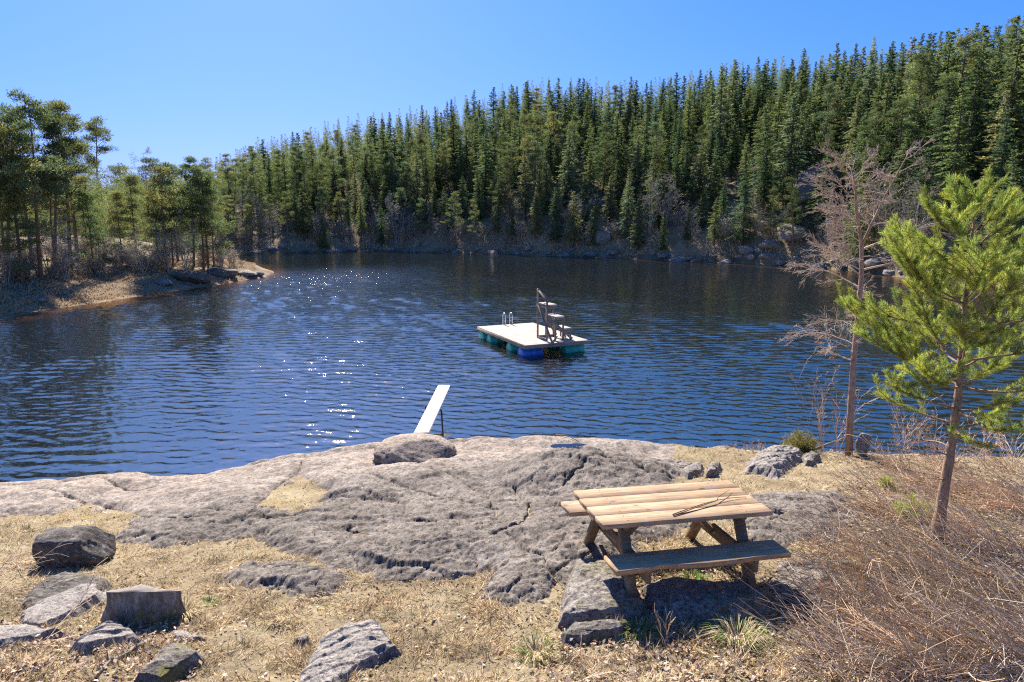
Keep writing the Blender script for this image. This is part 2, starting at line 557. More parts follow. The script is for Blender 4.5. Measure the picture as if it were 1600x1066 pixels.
def _phi(r2):
    return .5 * r2 * np.log(r2 + 1e-9)


_n = len(cp)
_A = np.zeros((_n + 3, _n + 3)); _d2 = ((cp[:, None, :2] - cp[None, :, :2]) ** 2).sum(-1)
_A[:_n, :_n] = _phi(_d2) + np.eye(_n) * .25; _A[:_n, _n] = 1; _A[:_n, _n + 1:] = cp[:, :2]; _A[_n, :_n] = 1; _A[_n + 1:, :_n] = cp[:, :2].T
_W = np.linalg.solve(_A, np.concatenate([cp[:, 2], [0, 0, 0]]))


def tps(x, y):
    r = _W[_n] + _W[_n + 1] * x + _W[_n + 2] * y
    for k in range(_n):
        r = r + _W[k] * _phi((x - cp[k, 0]) ** 2 + (y - cp[k, 1]) ** 2)
    return r


CREST = [(-300, 772, .35), (-100, 765, .4), (0, 757, .45), (60, 752, .45), (140, 743, .5), (200, 742, .52), (260, 744, .55), (330, 746, .58), (380, 735, .65), (450, 716, .72),
         (540, 703, .82), (590, 693, .9), (640, 692, .92), (700, 690, .9), (790, 688, .92), (850, 684, .95), (920, 686, .95), (1000, 692, .98), (1060, 696, 1.0), (1150, 701, 1.05),
         (1250, 705, 1.12), (1340, 706, 1.2), (1450, 713, 1.2), (1600, 718, 1.2), (1900, 728, 1.2)]
_cr = np.array([P(*c) for c in CREST])
_o = np.argsort(_cr[:, 0])
CRX = np.concatenate([[-60, -20], _cr[_o, 0], [22, 70]]); CRY = np.concatenate([[4, 11], _cr[_o, 1], [11.5, 6]])


def crest(x):
    return np.interp(x, CRX, CRY) + .22 * gn(x * 1.1, x * 0 + 3.3, 4) + .10 * gn(x * 3.1, x * 0 + 8.3, 5)


def soil(x, y):
    x = np.asarray(x, float); y = np.asarray(y, float)
    c = crest(x)
    d = np.maximum(0, y - c)
    z = tps(x, np.minimum(y, c)) - np.minimum(.28 * d + .55 * d * d, 3.2)
    return z + .035 * fbm(x * .9, y * .9, 3, 50) + .018 * gn(x * 4, y * 4, 60)


def G(px, py, fn=soil):
    """first point where the pixel's ray meets the near shore"""
    a, b, c = [float(q) for q in ray(px, py)]
    t = np.linspace(2.5, 22, 500)
    for _ in range(2):
        f = H + c * t - fn(a * t, b * t); f = np.where(b * t > crest(a * t) + .05, 9, f)
        k = int(np.argmax(f < 0)) if (f < 0).any() else int(np.argmin(f))
        t = np.linspace(t[max(k - 1, 0)], t[k], 24)
    t = t[len(t) // 2]
    return np.array([a * t, b * t, float(fn(np.array([a * t]), np.array([b * t]))[0])])


def inpoly(px, py, poly):
    r = np.zeros(px.shape, bool); n = len(poly)
    for i in range(n):
        x0, y0 = poly[i]; x1, y1 = poly[(i + 1) % n]
        c = ((y0 > py) != (y1 > py)) & (px < (x1 - x0) * (py - y0) / (y1 - y0 + 1e-9) + x0)
        r ^= c
    return r


def segd(px, py, pts, closed=False):
    d = np.full(px.shape, 1e9); n = len(pts)
    for i in range(n if closed else n - 1):
        a = pts[i]; b = pts[(i + 1) % n]
        vx, vy = b[0] - a[0], b[1] - a[1]
        t = np.clip(((px - a[0]) * vx + (py - a[1]) * vy) / (vx * vx + vy * vy + 1e-9), 0, 1)
        d = np.minimum(d, np.hypot(px - a[0] - t * vx, py - a[1] - t * vy))
    return d


def sdpoly(px, py, poly):
    d = segd(px, py, poly, True)
    return np.where(inpoly(px, py, poly), d, -d)


def W2(poly):
    return [tuple(G(*p)[:2]) for p in poly]


OUTCROP = W2([(-500, 735), (-200, 735), (0, 745), (300, 735), (500, 700), (700, 688), (900, 688), (1050, 696), (1062, 735), (1060, 765), (1120, 800), (1060, 835), (960, 870), (900, 885), (880, 938), (800, 946), (757, 932),
              (772, 892), (700, 903), (640, 908), (560, 893), (470, 872), (400, 838), (330, 842), (250, 852), (190, 842), (215, 806), (130, 790), (90, 802), (0, 806), (-500, 850)])
OUT2 = W2([(345, 905), (380, 885), (440, 878), (500, 890), (543, 905), (520, 926), (440, 930), (370, 918)])
OUT3 = W2([(1130, 790), (1190, 772), (1310, 768), (1335, 800), (1300, 850), (1230, 858), (1150, 850)])
OUT4 = W2([(1215, 872), (1290, 878), (1320, 940), (1260, 965), (1205, 935)])
HOLE = W2([(408, 798), (428, 766), (470, 745), (533, 766), (500, 786), (455, 800)])
CRACKS = [W2(c) for c in ([(600, 700), (650, 730), (690, 745), (730, 765), (760, 780), (770, 800), (790, 830)], [(690, 735), (740, 745), (780, 735), (850, 725)],
          [(640, 822), (690, 826), (740, 828)], [(480, 720), (470, 740), (430, 765), (400, 800), (370, 830)], [(480, 790), (540, 785), (620, 790), (640, 800)],
          [(150, 757), (200, 770), (240, 772), (330, 765)], [(800, 770), (830, 790), (815, 830), (770, 850)], [(880, 770), (930, 745), (1000, 740)], [(950, 700), (985, 730), (1010, 750)], [(860, 700), (930, 722), (960, 752)], [(790, 850), (850, 880), (880, 930)], [(60, 775), (150, 790), (230, 812), (330, 812)], [(540, 745), (620, 770), (700, 785), (780, 800)], [(330, 800), (420, 812), (520, 830), (620, 845)])]
DOMES = [(642, 708, .95, .75, .08), (760, 700, .6, .5, .10), (855, 697, .9, .6, .14), (985, 702, .6, .5, .08), (170, 757, .7, .5, .10), (235, 758, .6, .45, .07),
         (905, 742, 1.6, 1.5, .36), (620, 760, 1.8, 1.2, .14), (300, 775, 1.6, .9, .12), (700, 850, 1.5, .8, .12), (60, 775, 1.4, .7, .1), (450, 735, 1.0, .6, .1)]
_dm = [(*G(a, b)[:2], c, d, e) for a, b, c, d, e in DOMES]


def rockmask(x, y):
    jx = x + .16 * fbm(x * 1.7, y * 1.7, 4, 70); jy = y + .16 * fbm(x * 1.7, y * 1.7, 4, 90)
    s = sdpoly(jx, jy, OUTCROP)
    for o in (OUT2, OUT3, OUT4):
        s = np.maximum(s, sdpoly(jx, jy, o))
    s = np.minimum(s, -sdpoly(jx, jy, HOLE))
    d = y - crest(x)
    lim = np.where(x > 2.8, .25 + .3 * gn(x * 1.5, y * 1.5, 33), -.3)
    return np.maximum(s, d - lim)


def rockz(x, y):
    """bedrock surface, mask distance, warmth, roughness"""
    m = rockmask(x, y)
    d = y - crest(x)
    z = soil(x, y)
    smooth_zone = sstep(-3.6, -1.2, d)                      # polished near the water
    px, py = proj(x, y, z)
    rough = np.clip(1.15 - 1.05 * smooth_zone + .5 * fbm(x * .5, y * .5, 2, 12), .12, 1.3)
    rough = np.maximum(rough, .9 * sstep(1.3, .6, np.hypot((px - 930) / 110, (py - 735) / 40)))
    up = np.clip((m + .03) / .5, -.6, 1)
    z = z + np.where(up > 0, .075 * np.minimum(up * 2.2, 1), .25 * up)
    for cx, cy, rx, ry, hh in _dm:
        q = ((x - cx) / rx) ** 2 + ((y - cy) / ry) ** 2
        z = z + hh * np.where(q < 1, (1 - q) ** 1.2, 0)
    z = z + .07 * fbm(x * .8, y * .8 * 1.3, 3, 21)
    # tilted sheets that break off towards the viewer
    wx = x + .35 * fbm(x * .9, y * .9, 3, 41); wy = y + .35 * fbm(x * .9, y * .9, 3, 43)
    for fr, am, an, sd in ((.8, .045, .35, 1), (2.3, .008, -.2, 2)):
        t = (wy * math.cos(an) + wx * math.sin(an)) * fr + .45 * gn(wx * fr * .7, wy * fr * .7, 47 + sd)
        t = t - np.floor(t)
        saw = np.where(t < .06, t / .06, 1 - (t - .06) / .94)
        k = sstep(-.2, .3, gn(x * fr * .25 + 9, y * fr * .5, 51 + sd))
        z = z + am * (saw - .5) * k * rough
    f1, f2, c = worley(wx * 1.9, wy * 2.6, 5)
    z = z + rough * (.030 * (c - .5) - .022 * np.exp(-((f2 - f1) / .04) ** 2))
    f1, f2, c = worley(wx * 6, wy * 8, 8)
    z = z + rough * .022 * (c - .5)
    z = z + rough * (.009 * ridged(x * 3.1, y * 4.2, 4, 61) + .016 * fbm(x * 13, y * 16, 3, 66) + .010 * gn(x * 41, y * 47, 68)) + .008 * fbm(x * 7, y * 9, 3, 67)
    for k, cpts in enumerate(CRACKS):
        q = segd(x + .05 * gn(x * 4, y * 4, 5), y + .05 * gn(x * 4, y * 4, 6), cpts)
        z = z - (.05 + .08 * sstep(-.2, .5, gn(x * 1.3 + k, y * 1.3, 99))) * np.exp(-(q / .015) ** 2) - .028 * np.exp(-(q / .14) ** 2)
    warm = np.clip(smooth_zone * .8 + .35 * fbm(x * .7, y * .7, 3, 29) - .1, 0, 1)
    warm = warm * (1 - .8 * sstep(1.4, .7, np.hypot((px - 940) / 120, (py - 735) / 45)))
    return z, m, warm, rough


# fan-shaped grid: dense where the camera looks
def fan(ys, us, y0=1.5):
    U, Y = np.meshgrid(us, ys)
    return U * (Y + y0), Y


def ys_between(a, b, n):           # even steps of viewing angle
    e0 = math.atan2(3.6, a); e1 = math.atan2(4.6, b)
    t = np.linspace(0, 1, n)
    e = e0 + (e1 - e0) * t
    hh = 3.6 + (4.6 - 3.6) * t
    return hh / np.tan(e)


yr = np.concatenate([ys_between(3.6, 15.0, 430), 15.0 + np.cumsum(np.linspace(.04, .4, 16))])
ur = np.concatenate([-.95 - np.cumsum(np.linspace(.2, .002, 24))[::-1], np.linspace(-.95, .95, 960), .95 + np.cumsum(np.linspace(.002, .2, 24))]) * .86
X, Y = fan(yr, ur)
Z, RM, WARM, RGH = rockz(X, Y)
DY = Y - crest(X)
keep = (RM > -.25) & (DY < 3.5)
g = Geo().grid(X, Y, Z, keep)
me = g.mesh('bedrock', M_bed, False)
i = np.arange(X.size).reshape(X.shape)
_k = (keep[:-1, :-1] | keep[:-1, 1:] | keep[1:, 1:] | keep[1:, :-1])
_f = np.stack([i[:-1, :-1], i[:-1, 1:], i[1:, 1:], i[1:, :-1]], -1)[_k].reshape(-1)
_u = np.unique(_f)
a = me.attributes.new('warm', 'FLOAT', 'POINT'); a.data.foreach_set('value', WARM.ravel()[_u].astype(np.float32))
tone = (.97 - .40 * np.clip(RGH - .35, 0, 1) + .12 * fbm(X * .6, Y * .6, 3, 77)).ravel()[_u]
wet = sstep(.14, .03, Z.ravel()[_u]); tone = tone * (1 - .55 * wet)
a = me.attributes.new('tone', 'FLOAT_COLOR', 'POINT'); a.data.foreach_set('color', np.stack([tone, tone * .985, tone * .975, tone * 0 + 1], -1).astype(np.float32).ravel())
tag(link('bedrock', me), kind='structure')

ysl = np.concatenate([np.linspace(-1.3, 3.0, 30), ys_between(3.2, 15.0, 210), 15 + np.cumsum(np.linspace(.1, 1.5, 22))])
usl = np.concatenate([-.9 - np.cumsum(np.linspace(.25, .006, 22))[::-1], np.linspace(-.9, .9, 480), .9 + np.cumsum(np.linspace(.006, .25, 22))])
XS, YS = fan(ysl, usl)
ZS = soil(XS, YS)
ZS += np.where(YS < crest(XS), .034 * fbm(XS * 5, YS * 5, 4, 80), 0)
tag(link('ground', Geo().grid(XS, YS, ZS).mesh('ground', M_soil, True)), kind='structure')


def ground_z(x, y):
    x = np.atleast_1d(np.asarray(x, float)); y = np.atleast_1d(np.asarray(y, float))
    return np.maximum(soil(x, y), rockz(x, y)[0])

# ------------------------------------------------------------------ the far hillside and the peninsula
HP = np.array([-900, -300, 0, 250, 340, 420, 560, 700, 830, 960, 1130, 1290, 1440, 1600, 1900, 2500.])
HS = np.array([399, 399, 399, 399, 398, 395, 392, 394, 399, 403, 411, 421, 437, 452, 475, 520.])     # waterline
HK = np.array([285, 285, 282, 280, 250, 218, 185, 160, 122, 128, 97, 72, 50, 20, -10, -60.])         # line of the tree tops
HU = (HP - 800) / F
SHY = P(HP, HS, 0)[1]
RWD = np.interp(HP, [250, 800, 1600, 2500], [60, 56, 48, 48])
RY = SHY + RWD
_v = (533 - HK) / F
RZ = np.maximum(1.0, H + RY * (-SP + _v * CP) / (CP + _v * SP) - 10.5)


def hill(x, y):
    u = x / np.maximum(y, 1)
    ys = np.interp(u, HU, SHY) + 1.6 * gn(x * .12, y * .02, 3) + .6 * gn(x * .45, y * .05, 8)
    wd = np.interp(u, HU, RWD); rz = np.interp(u, HU, RZ)
    t = (y - ys) / wd
    q = np.where(t < 0, t * 12, rz * (np.clip(t, 0, 1) ** .85) + .8 * sstep(0, .06, t))
    q = q + np.where(t > 1, (t - 1) * 1.5, 0)
    q = np.maximum(q, -3)
    return q + np.where(t > .02, 1.1 * fbm(x * .09, y * .09, 3, 14) * sstep(0, .2, t) + .35 * fbm(x * .5, y * .5, 3, 15) * sstep(0, .06, t), 0)


uh = np.linspace(-1.6, 1.5, 420)
yh_ = np.concatenate([np.linspace(38, 160, 300), np.linspace(162, 420, 50)])
U_, Y_ = np.meshgrid(uh, yh_)
X_ = U_ * Y_; Z_ = hill(X_, Y_)
tag(link('hillside', Geo().grid(X_, Y_, Z_, Z_ > -2.9).mesh('hillside', M_hill, True)), kind='structure')

PENP = [tuple(P(a, b, 0)[:2]) for a, b in ((-700, 585), (-300, 537), (0, 497), (90, 482), (180, 469), (240, 460), (300, 451), (360, 441), (405, 433), (412, 427), (395, 420), (360, 413), (330, 408))]
PENP = PENP + [(-45, 88), (-70, 100), (-130, 110), (-190, 60), (-110, 20)]


def pen(x, y):
    s = sdpoly(x + 1.0 * fbm(x * .25, y * .25, 3, 7), y + 1.0 * fbm(x * .25, y * .25, 3, 9), PENP)
    z = np.where(s > 0, .14 * s + .35 * sstep(.3, 3.0, s), .35 * s)
    z = np.minimum(z, 2.4 + .05 * np.maximum(s - 16, 0))
    z = z + 1.3 * np.exp(-((x + 42) / 14) ** 2 - ((y - 72) / 14) ** 2)
    return np.maximum(z, -3) + np.where(s > 1, .35 * fbm(x * .3, y * .3, 4, 16) * sstep(1, 4, s), 0)


xs_, ys_ = np.meshgrid(np.concatenate([np.linspace(-150, -62, 60), np.linspace(-61, -14, 220)]), np.concatenate([np.linspace(22, 80, 220), np.linspace(81, 125, 40)]))
zp = pen(xs_, ys_)
tag(link('peninsula', Geo().grid(xs_, ys_, zp, zp > -2.5).mesh('peninsula', M_pen, True)), kind='structure')

# lake bed far below, so that the ground has no hole
tag(link('lake_bed', Geo().grid(*np.meshgrid(np.linspace(-400, 400, 5), np.linspace(-100, 600, 5)), np.full((5, 5), -3.4)).mesh('lake_bed', M_hill)), kind='structure')

# ------------------------------------------------------------------ water: real waves
yw = [9.0]
while yw[-1] < 140:
    y = yw[-1]; yw.append(y + max(.055, .42 * y * y / (5.6 * 683) * 1.1))
yw = np.array(yw + [170, 230, 330, 480])
uw = np.concatenate([-1.0 - np.cumsum(np.linspace(.4, .006, 30))[::-1], np.linspace(-1.0, 1.0, 760), 1.0 + np.cumsum(np.linspace(.006, .4, 30))])
XW, YW = fan(yw, uw, 0)
ZW = np.zeros_like(XW)
rw = np.random.default_rng(3)
gustx = .75 + .45 * fbm(XW * .05, YW * .05, 3, 101) + .25 * fbm(XW * .3, YW * .3, 2, 102)
gustx = np.clip(gustx, .25, 1.3) * (1 - .35 * sstep(24, 12, YW)) * (1 - .28 * np.exp(-((XW + 8) / 6) ** 2 - ((YW - 19) / 9) ** 2)) + 1.5 * np.exp(-((XW + 17) / 9) ** 2 - ((YW - 62) / 16) ** 2)
dy_ = np.gradient(YW, axis=0)
for k in range(50):
    lam = .20 * (4.0 ** rw.random())
    th = math.radians(-97 + rw.normal() * 19)
    amp = .0062 * lam ** 1.05 * (1 if lam < 1.1 else .7)
    kx, ky = 2 * PI / lam * math.cos(th), 2 * PI / lam * math.sin(th)
    ph = rw.random() * 6.28
    wob = .55 * gn(XW * .35 / lam * .5, YW * .35 / lam * .5, 200 + k)
    fade = sstep(1.1, .45, dy_ / lam)
    s = np.sin(kx * XW + ky * YW + ph + 2.5 * wob)
    ZW += amp * fade * gustx * (s - .25 * np.cos(2 * (kx * XW + ky * YW + ph + 2.5 * wob)))
g = Geo().grid(XW, YW, ZW)
me = g.mesh('water', M_water, True)
bed = np.maximum(np.maximum(pen(XW, YW), np.where(YW > 40, hill(XW, YW), -3)), np.where(YW < 22, soil(XW, YW), -3))
shal = np.clip(sstep(-1.3, .0, bed), 0, 1) ** 1.5 * .8
a = me.attributes.new('gust', 'FLOAT', 'POINT'); a.data.foreach_set('value', gustx.ravel().astype(np.float32))
a = me.attributes.new('shallow', 'FLOAT', 'POINT'); a.data.foreach_set('value', shal.ravel().astype(np.float32))
tag(link('water', me), kind='structure')

from mathutils import Matrix, Vector

# ------------------------------------------------------------------ picnic table
def frame_root(name, Rm, t):
    o = link(name)
    M = Matrix([[*Rm[k], t[k]] for k in range(3)] + [[0, 0, 0, 1]])
    o.matrix_world = M
    return o


TR = np.array([[.964, -.261, .045], [.262, .965, -.006], [-.042, .018, .999]])
TT = np.array([1.583, 6.41, 2.824]) - TR[:, 2] * .74
tb = tag(frame_root('picnic_table', TR, TT), 'brown wooden picnic table with two attached benches standing on rocky ground', 'picnic table')
TL, TW, BD, BO, BW, BLn = 1.79, .795, .266, .451, .287, 1.773
zt = .74
g = Geo(); ww = TW / 4
for k in range(4):
    tt = .93 + .12 * R.random()
    g.box((R.normal() * .004, -TW / 2 + ww * (k + .5), zt - .0225 + (k % 2) * .0015), (TL, ww - .0018, .045), None, (tt, tt * .985, tt * .96), .003)
for k in range(4):
    for xx in (-.62, .62):
        for q in (.25, .75): g.box((xx + .01 * R.normal(), -TW / 2 + ww * (k + q), zt + .0012), (.009, .009, .003), None, (.12, .11, .10), .001)
part('tabletop', g, M_wood, tb)
for sg in (-1, 1):
    g = Geo()
    n = 40; xs = np.linspace(-BLn / 2, BLn / 2, n)
    yo = BO + BW + (.012 * np.sin(xs * 5.1 + 1) - .022 * np.exp(-((xs + .42) / .10) ** 2) if sg < 0 else 0 * xs)
    yi = np.full(n, BO); zb = zt - BD
    e = .006
    prof = [(yi, zb - .045), (yi, zb - e), (yi + e, zb), (yo - e, zb), (yo, zb - e), (yo, zb - .045)]
    V = np.stack([np.stack([xs, sg * a, np.full(n, b)], 1) for a, b in prof], 1)      # n,6,3
    idx = np.arange(n * 6).reshape(n, 6); f = []
    for j in range(6):
        a = idx[:-1, j]; b = idx[:-1, (j + 1) % 6]; c = idx[1:, (j + 1) % 6]; d = idx[1:, j]
        f.append(np.stack([a, b, c, d] if sg < 0 else [d, c, b, a], 1))
    for k, fl in ((0, sg > 0), (n - 1, sg < 0)):
        q = np.array([[idx[k, 0], idx[k, 1], idx[k, 2], idx[k, 3]], [idx[k, 0], idx[k, 3], idx[k, 4], idx[k, 5]]]); f.append(q if fl else q[:, ::-1])
    g.add(V.reshape(-1, 3), np.concatenate(f), (1.0, .92, .84) if sg < 0 else (1, 1, 1))  # front bench: warmth in the tint offsets the blue skylight in its shade
    part('bench', g, M_wood, tb)
for sx in (-1, 1):
    xx = sx * .62
    for sy in (-1, 1):
        g = Geo().beam((xx, sy * .24, zt - .095), (xx, sy * .60, -.03), .095, .07, (0, 1, 0))
        part('leg', g, M_beam, tb)
    g = Geo().beam((xx + sx * -.072, -.70, zt - BD - .115), (xx - sx * .072, .70, zt - BD - .115), .045, .135)
    part('crossbeam', g, M_beam, tb)
    g = Geo().beam((xx, -.34, zt - .072), (xx, .34, zt - .072), .06, .05)
    part('top_cleat', g, M_beam, tb)
    g = Geo().beam((xx - sx * .12, 0, zt - BD - .10), (xx - sx * .44, 0, zt - .05), .06, .045, (1, 0, 0))
    part('brace', g, M_beam, tb)

# forked dry twig on the tabletop
def on_top(px, py):
    n = TR[:, 2]; p0 = np.array([1.583, 6.41, 2.824]) + n * .008
    a = np.array(ray(px, py), float); o = np.array([0, 0, H]); t = ((p0 - o) @ n) / (a @ n)
    return o + a * t


g = Geo()
tw = [on_top(*q) for q in ((1051, 804), (1075, 797), (1100, 790), (1122, 784), (1140, 780), (1166, 777))]
for k, d in enumerate((0, .012, .02, .018, .012, .004)): tw[k][2] += d
g.tube(tw, np.linspace(.0055, .0025, 6), 6)
t2 = [on_top(*q) for q in ((1052, 806), (1090, 794), (1118, 786))]
for k, d in enumerate((.0, .012, .02)): t2[k][2] += d
g.tube(t2, [.006, .005, .004], 6)
t3 = [on_top(*q) for q in ((1120, 785), (1122, 781), (1134, 773), (1141, 767))]
for k, d in enumerate((.018, .03, .03, .02)): t3[k][2] += d
g.tube(t3, [.005, .004, .003, .002], 6)
tag(link('twig', g.mesh('twig', M_pbark)), 'thin forked dry twig lying on the tabletop of the picnic table', 'twig')

# ------------------------------------------------------------------ diving board
A0, A1 = P(655, 677.5, .76), P(694, 603, .80)
A0[1] -= .9; A0[0] += .035
db = tag(link('diving_board', None, None, (A0[0], A0[1], .6)), 'long white diving board sticking out over the water from a rock', 'diving board')
d = A1 - A0; L = np.linalg.norm(d); dx = d / L
o = np.array([A0[0], A0[1], .6])
part('board', Geo().beam(A0 - o, A1 - o, .345, .05, bev=.012), M_white, db)
mid = A0 + d * .56
rt = np.array([1, 0, 0.])
g = Geo()
for sg in (-1, 1):
    top = mid + rt * sg * .20 + np.array([0, 0, -.03]); ft = top + np.array([sg * .04, .05, -1.15])
    g.tube([top - o + np.array([0, 0, .09 if sg < 0 else 0]), (top + ft) / 2 - o, ft - o], .022, 8)
    g.tube([top * .45 + ft * .55 - o, A0 + d * .40 + rt * sg * .19 + np.array([0, 0, -.62]) - o], .016, 6)
g.tube([mid - rt * .2 - o - np.array([0, 0, .05]), mid + rt * .2 - o - np.array([0, 0, .05])], .02, 8)
g.tube([mid - rt * .22 - o - np.array([0, 0, .7]), mid + rt * .22 - o - np.array([0, 0, .7])], .014, 6)
part('support_frame', g, M_iron, db)
for s in (.06, .16):
    p = A0 + d * s - o; part('clamp', Geo().box(p + np.array([0, 0, .030]), (.37, .06, .012), None, (1, 1, 1), .003), M_iron, db)

# ------------------------------------------------------------------ swim raft
DKZ = .52
fF, fR, fL = P(821, 540, DKZ), P(917, 532.5, DKZ), P(746, 510.5, DKZ)
ang = math.atan2(*( (fF - fL)[:2] )) ; ey = (fL - fF) / np.linalg.norm(fL - fF); ex = np.array([ey[1], -ey[0], 0])
LY = np.linalg.norm(fL - fF); LX = abs((fR - fF) @ ex) + .12
rz = math.atan2(ex[1], ex[0])
rf = tag(link('swim_raft', None, None, (fF[0], fF[1], 0), rz), 'square wooden swim raft floating on teal and blue barrels in the lake', 'raft')
g = Geo(); nb = 27; pw = LY / nb
for k in range(nb):
    q = .88 + .2 * R.random()
    g.box((LX / 2, pw * (k + .5), DKZ - .014 + .002 * R.random()), (LX, pw - .008, .028), None, (q, q * .99, q * .97), .003)
part('deck', g, M_deck, rf)
g = Geo()
for a, b in (((0, .0, 0), (LX, .0, 0)), ((0, LY, 0), (LX, LY, 0)), ((0.0, 0.03, 0), (0.0, LY - .03, 0)), ((LX, 0.03, 0), (LX, LY - .03, 0)), ((LX * .5, .03, 0), (LX * .5, LY - .03, 0))):
    z = np.array([0, 0, DKZ - .092]); g.beam(np.array(a) + z, np.array(b) + z, .05, .12)
part('frame', g, M_greyw, rf)


def barrel(y, side, mat, name='barrel'):
    r, ln = .29, .93
    x0 = .02 if side < 0 else LX - ln - .02
    xs = np.array([0, .0, .02, .04, .30, .31, .33, .34, .60, .61, .63, .64, .89, .91, .93, .93]); rr = np.array([.0, .24, .27, .285, .285, .30, .30, .285, .285, .30, .30, .285, .285, .27, .24, .0]) / .29 * r
    pts = np.stack([x0 + xs, np.full(16, y), np.full(16, .08)], 1)
    th = np.arange(28) * 2 * PI / 28; v = []
    for p, q in zip(pts, rr): v.append(p + q * np.stack([th * 0, np.cos(th), np.sin(th)], 1))
    v = np.concatenate(v); i = np.arange(28); j = (i + 1) % 28
    f = (np.stack([i, i + 28, j + 28, j], 1)[None] + (np.arange(15) * 28)[:, None, None]).reshape(-1, 4)
    o = link(name, Geo().add(v, f).mesh('barrel', mat, True), rf)
    for s, yy in ((-1, .13), (1, -.13)):
        pass
    return o


for yy, sd, mt, lb in ((LY - .42, -1, M_teal, 0), (LY - 1.35, -1, M_teal, 0), (1.72, -1, M_teal, 0), (.55, -1, M_blue, 'blue barrel at the front corner'), (LY - .42, 1, M_teal, 0), (LY - 1.5, 1, M_teal, 0), (1.7, 1, M_teal, 0), (.5, 1, M_teal, 0)):
    ob = barrel(yy, sd, mt)
    if lb: ob['label'] = lb
# ladder with two hooped rails on the far edge
ld = link('ladder', None, rf)
for k, px_ in enumerate((790, 803)):
    q = P(px_, 508.5, DKZ); lx = (q - fF) @ ex; g = Geo()
    y0 = LY - .16; th = np.linspace(0, PI, 10)
    pts = [(lx, y0 - .0, DKZ), (lx, y0, DKZ + .40)] + [(lx, y0 + .15 - .15 * math.cos(t), DKZ + .42 + .15 * math.sin(t)) for t in th] + [(lx, y0 + .30, DKZ + .2), (lx, y0 + .32, -.5)]
    g.tube(pts, .021, 8)
    for z in (.18, .33): g.tube([(lx, y0, DKZ + z), (lx, y0 + .30, DKZ + z)], .012, 6)
    part('rail', g, M_alu, ld, True)
    if k == 0: lx0 = lx
for z in (.25, -.02, -.28): part('rung', Geo().tube([(lx0, y0 + .32, z), (lx, y0 + .32, z)], .018, 6), M_alu, ld)
# stepped jumping tower at the front right corner
tw_ = link('jumping_tower', None, rf)
s0, t0, dep = LX * .42, .52, .86
cols = [s0, LX * .555, LX * .68, LX * .80]
LEV = [DKZ + 1.50, DKZ + .98, DKZ + .46]
pt = .065
posts = [(cols[0], t0, 1.62), (cols[0], t0 + dep, 2.12), (cols[1], t0 + dep, 1.72), (cols[1], t0, .96), (cols[2], t0, .96), (cols[2], t0 + dep, 1.28), (cols[3], t0, .44), (cols[3], t0 + dep, .44)]
for x, y, h in posts:
    part('post', Geo().beam((x, y, DKZ + .001), (x, y, DKZ + h), pt, pt, (0, 1, 0)), M_greyw, tw_)
for k, z in enumerate(LEV):
    g = Geo(); x0, x1 = cols[k] - .03, cols[k + 1] + .05
    for j in range(5):
        g.box(((x0 + x1) / 2, t0 + dep * (j + .5) / 5, z + .014), (x1 - x0, dep / 5 - .012, .028), None, (1, 1, 1), .003)
    part('platform', g, M_deck, tw_)
    for yy in (t0 - .058, t0 + dep + .058):
        part('bearer', Geo().beam((x0, yy, z - .055), (x1, yy, z - .055), .035, .10), M_greyw, tw_)
z0 = DKZ
part('brace', Geo().beam((cols[0] - .055, t0 - .60, z0 + .02), (cols[0] - .055, t0 + .72, z0 + 1.45), .035, .085, (1, 0, 0)), M_greyw, tw_)
part('brace', Geo().beam((cols[0] + .02, t0 - .08, z0 + 1.0), (cols[3] + .05, t0 - .08, z0 + .03), .035, .11), M_greyw, tw_)
part('brace', Geo().beam((cols[0], t0 + dep + .10, z0 + 1.45), (cols[2] + .2, t0 + dep + .10, z0 + .05), .035, .09), M_greyw, tw_)
part('brace', Geo().beam((cols[2] + .06, t0 + .3, z0 + .42), (cols[3] - .05, t0 + .3, z0 + .04), .035, .08), M_greyw, tw_)
part('handrail', Geo().beam((cols[0] - .02, t0 + dep + .06, z0 + 2.10), (cols[1] + .05, t0 + dep + .06, z0 + 1.70), .03, .08), M_greyw, tw_)
part('handrail', Geo().beam((cols[0], t0 + dep - .02, z0 + 2.08), (cols[0], t0 - .02, z0 + 1.62), .08, .03), M_greyw, tw_)
part('handrail', Geo().beam((cols[1] - .02, t0 + dep + .06, z0 + 1.25), (cols[2] + .05, t0 + dep + .06, z0 + 1.25), .03, .08), M_greyw, tw_)
part('sill_beam', Geo().beam((cols[0], t0 + dep, z0 + .06), (cols[2], t0 + dep, z0 + .06), .05, .10), M_greyw, tw_)
part('sill_beam', Geo().beam((cols[0], t0 + .045, z0 + .05), (cols[0], t0 + dep - .045, z0 + .05), .05, .09), M_greyw, tw_)

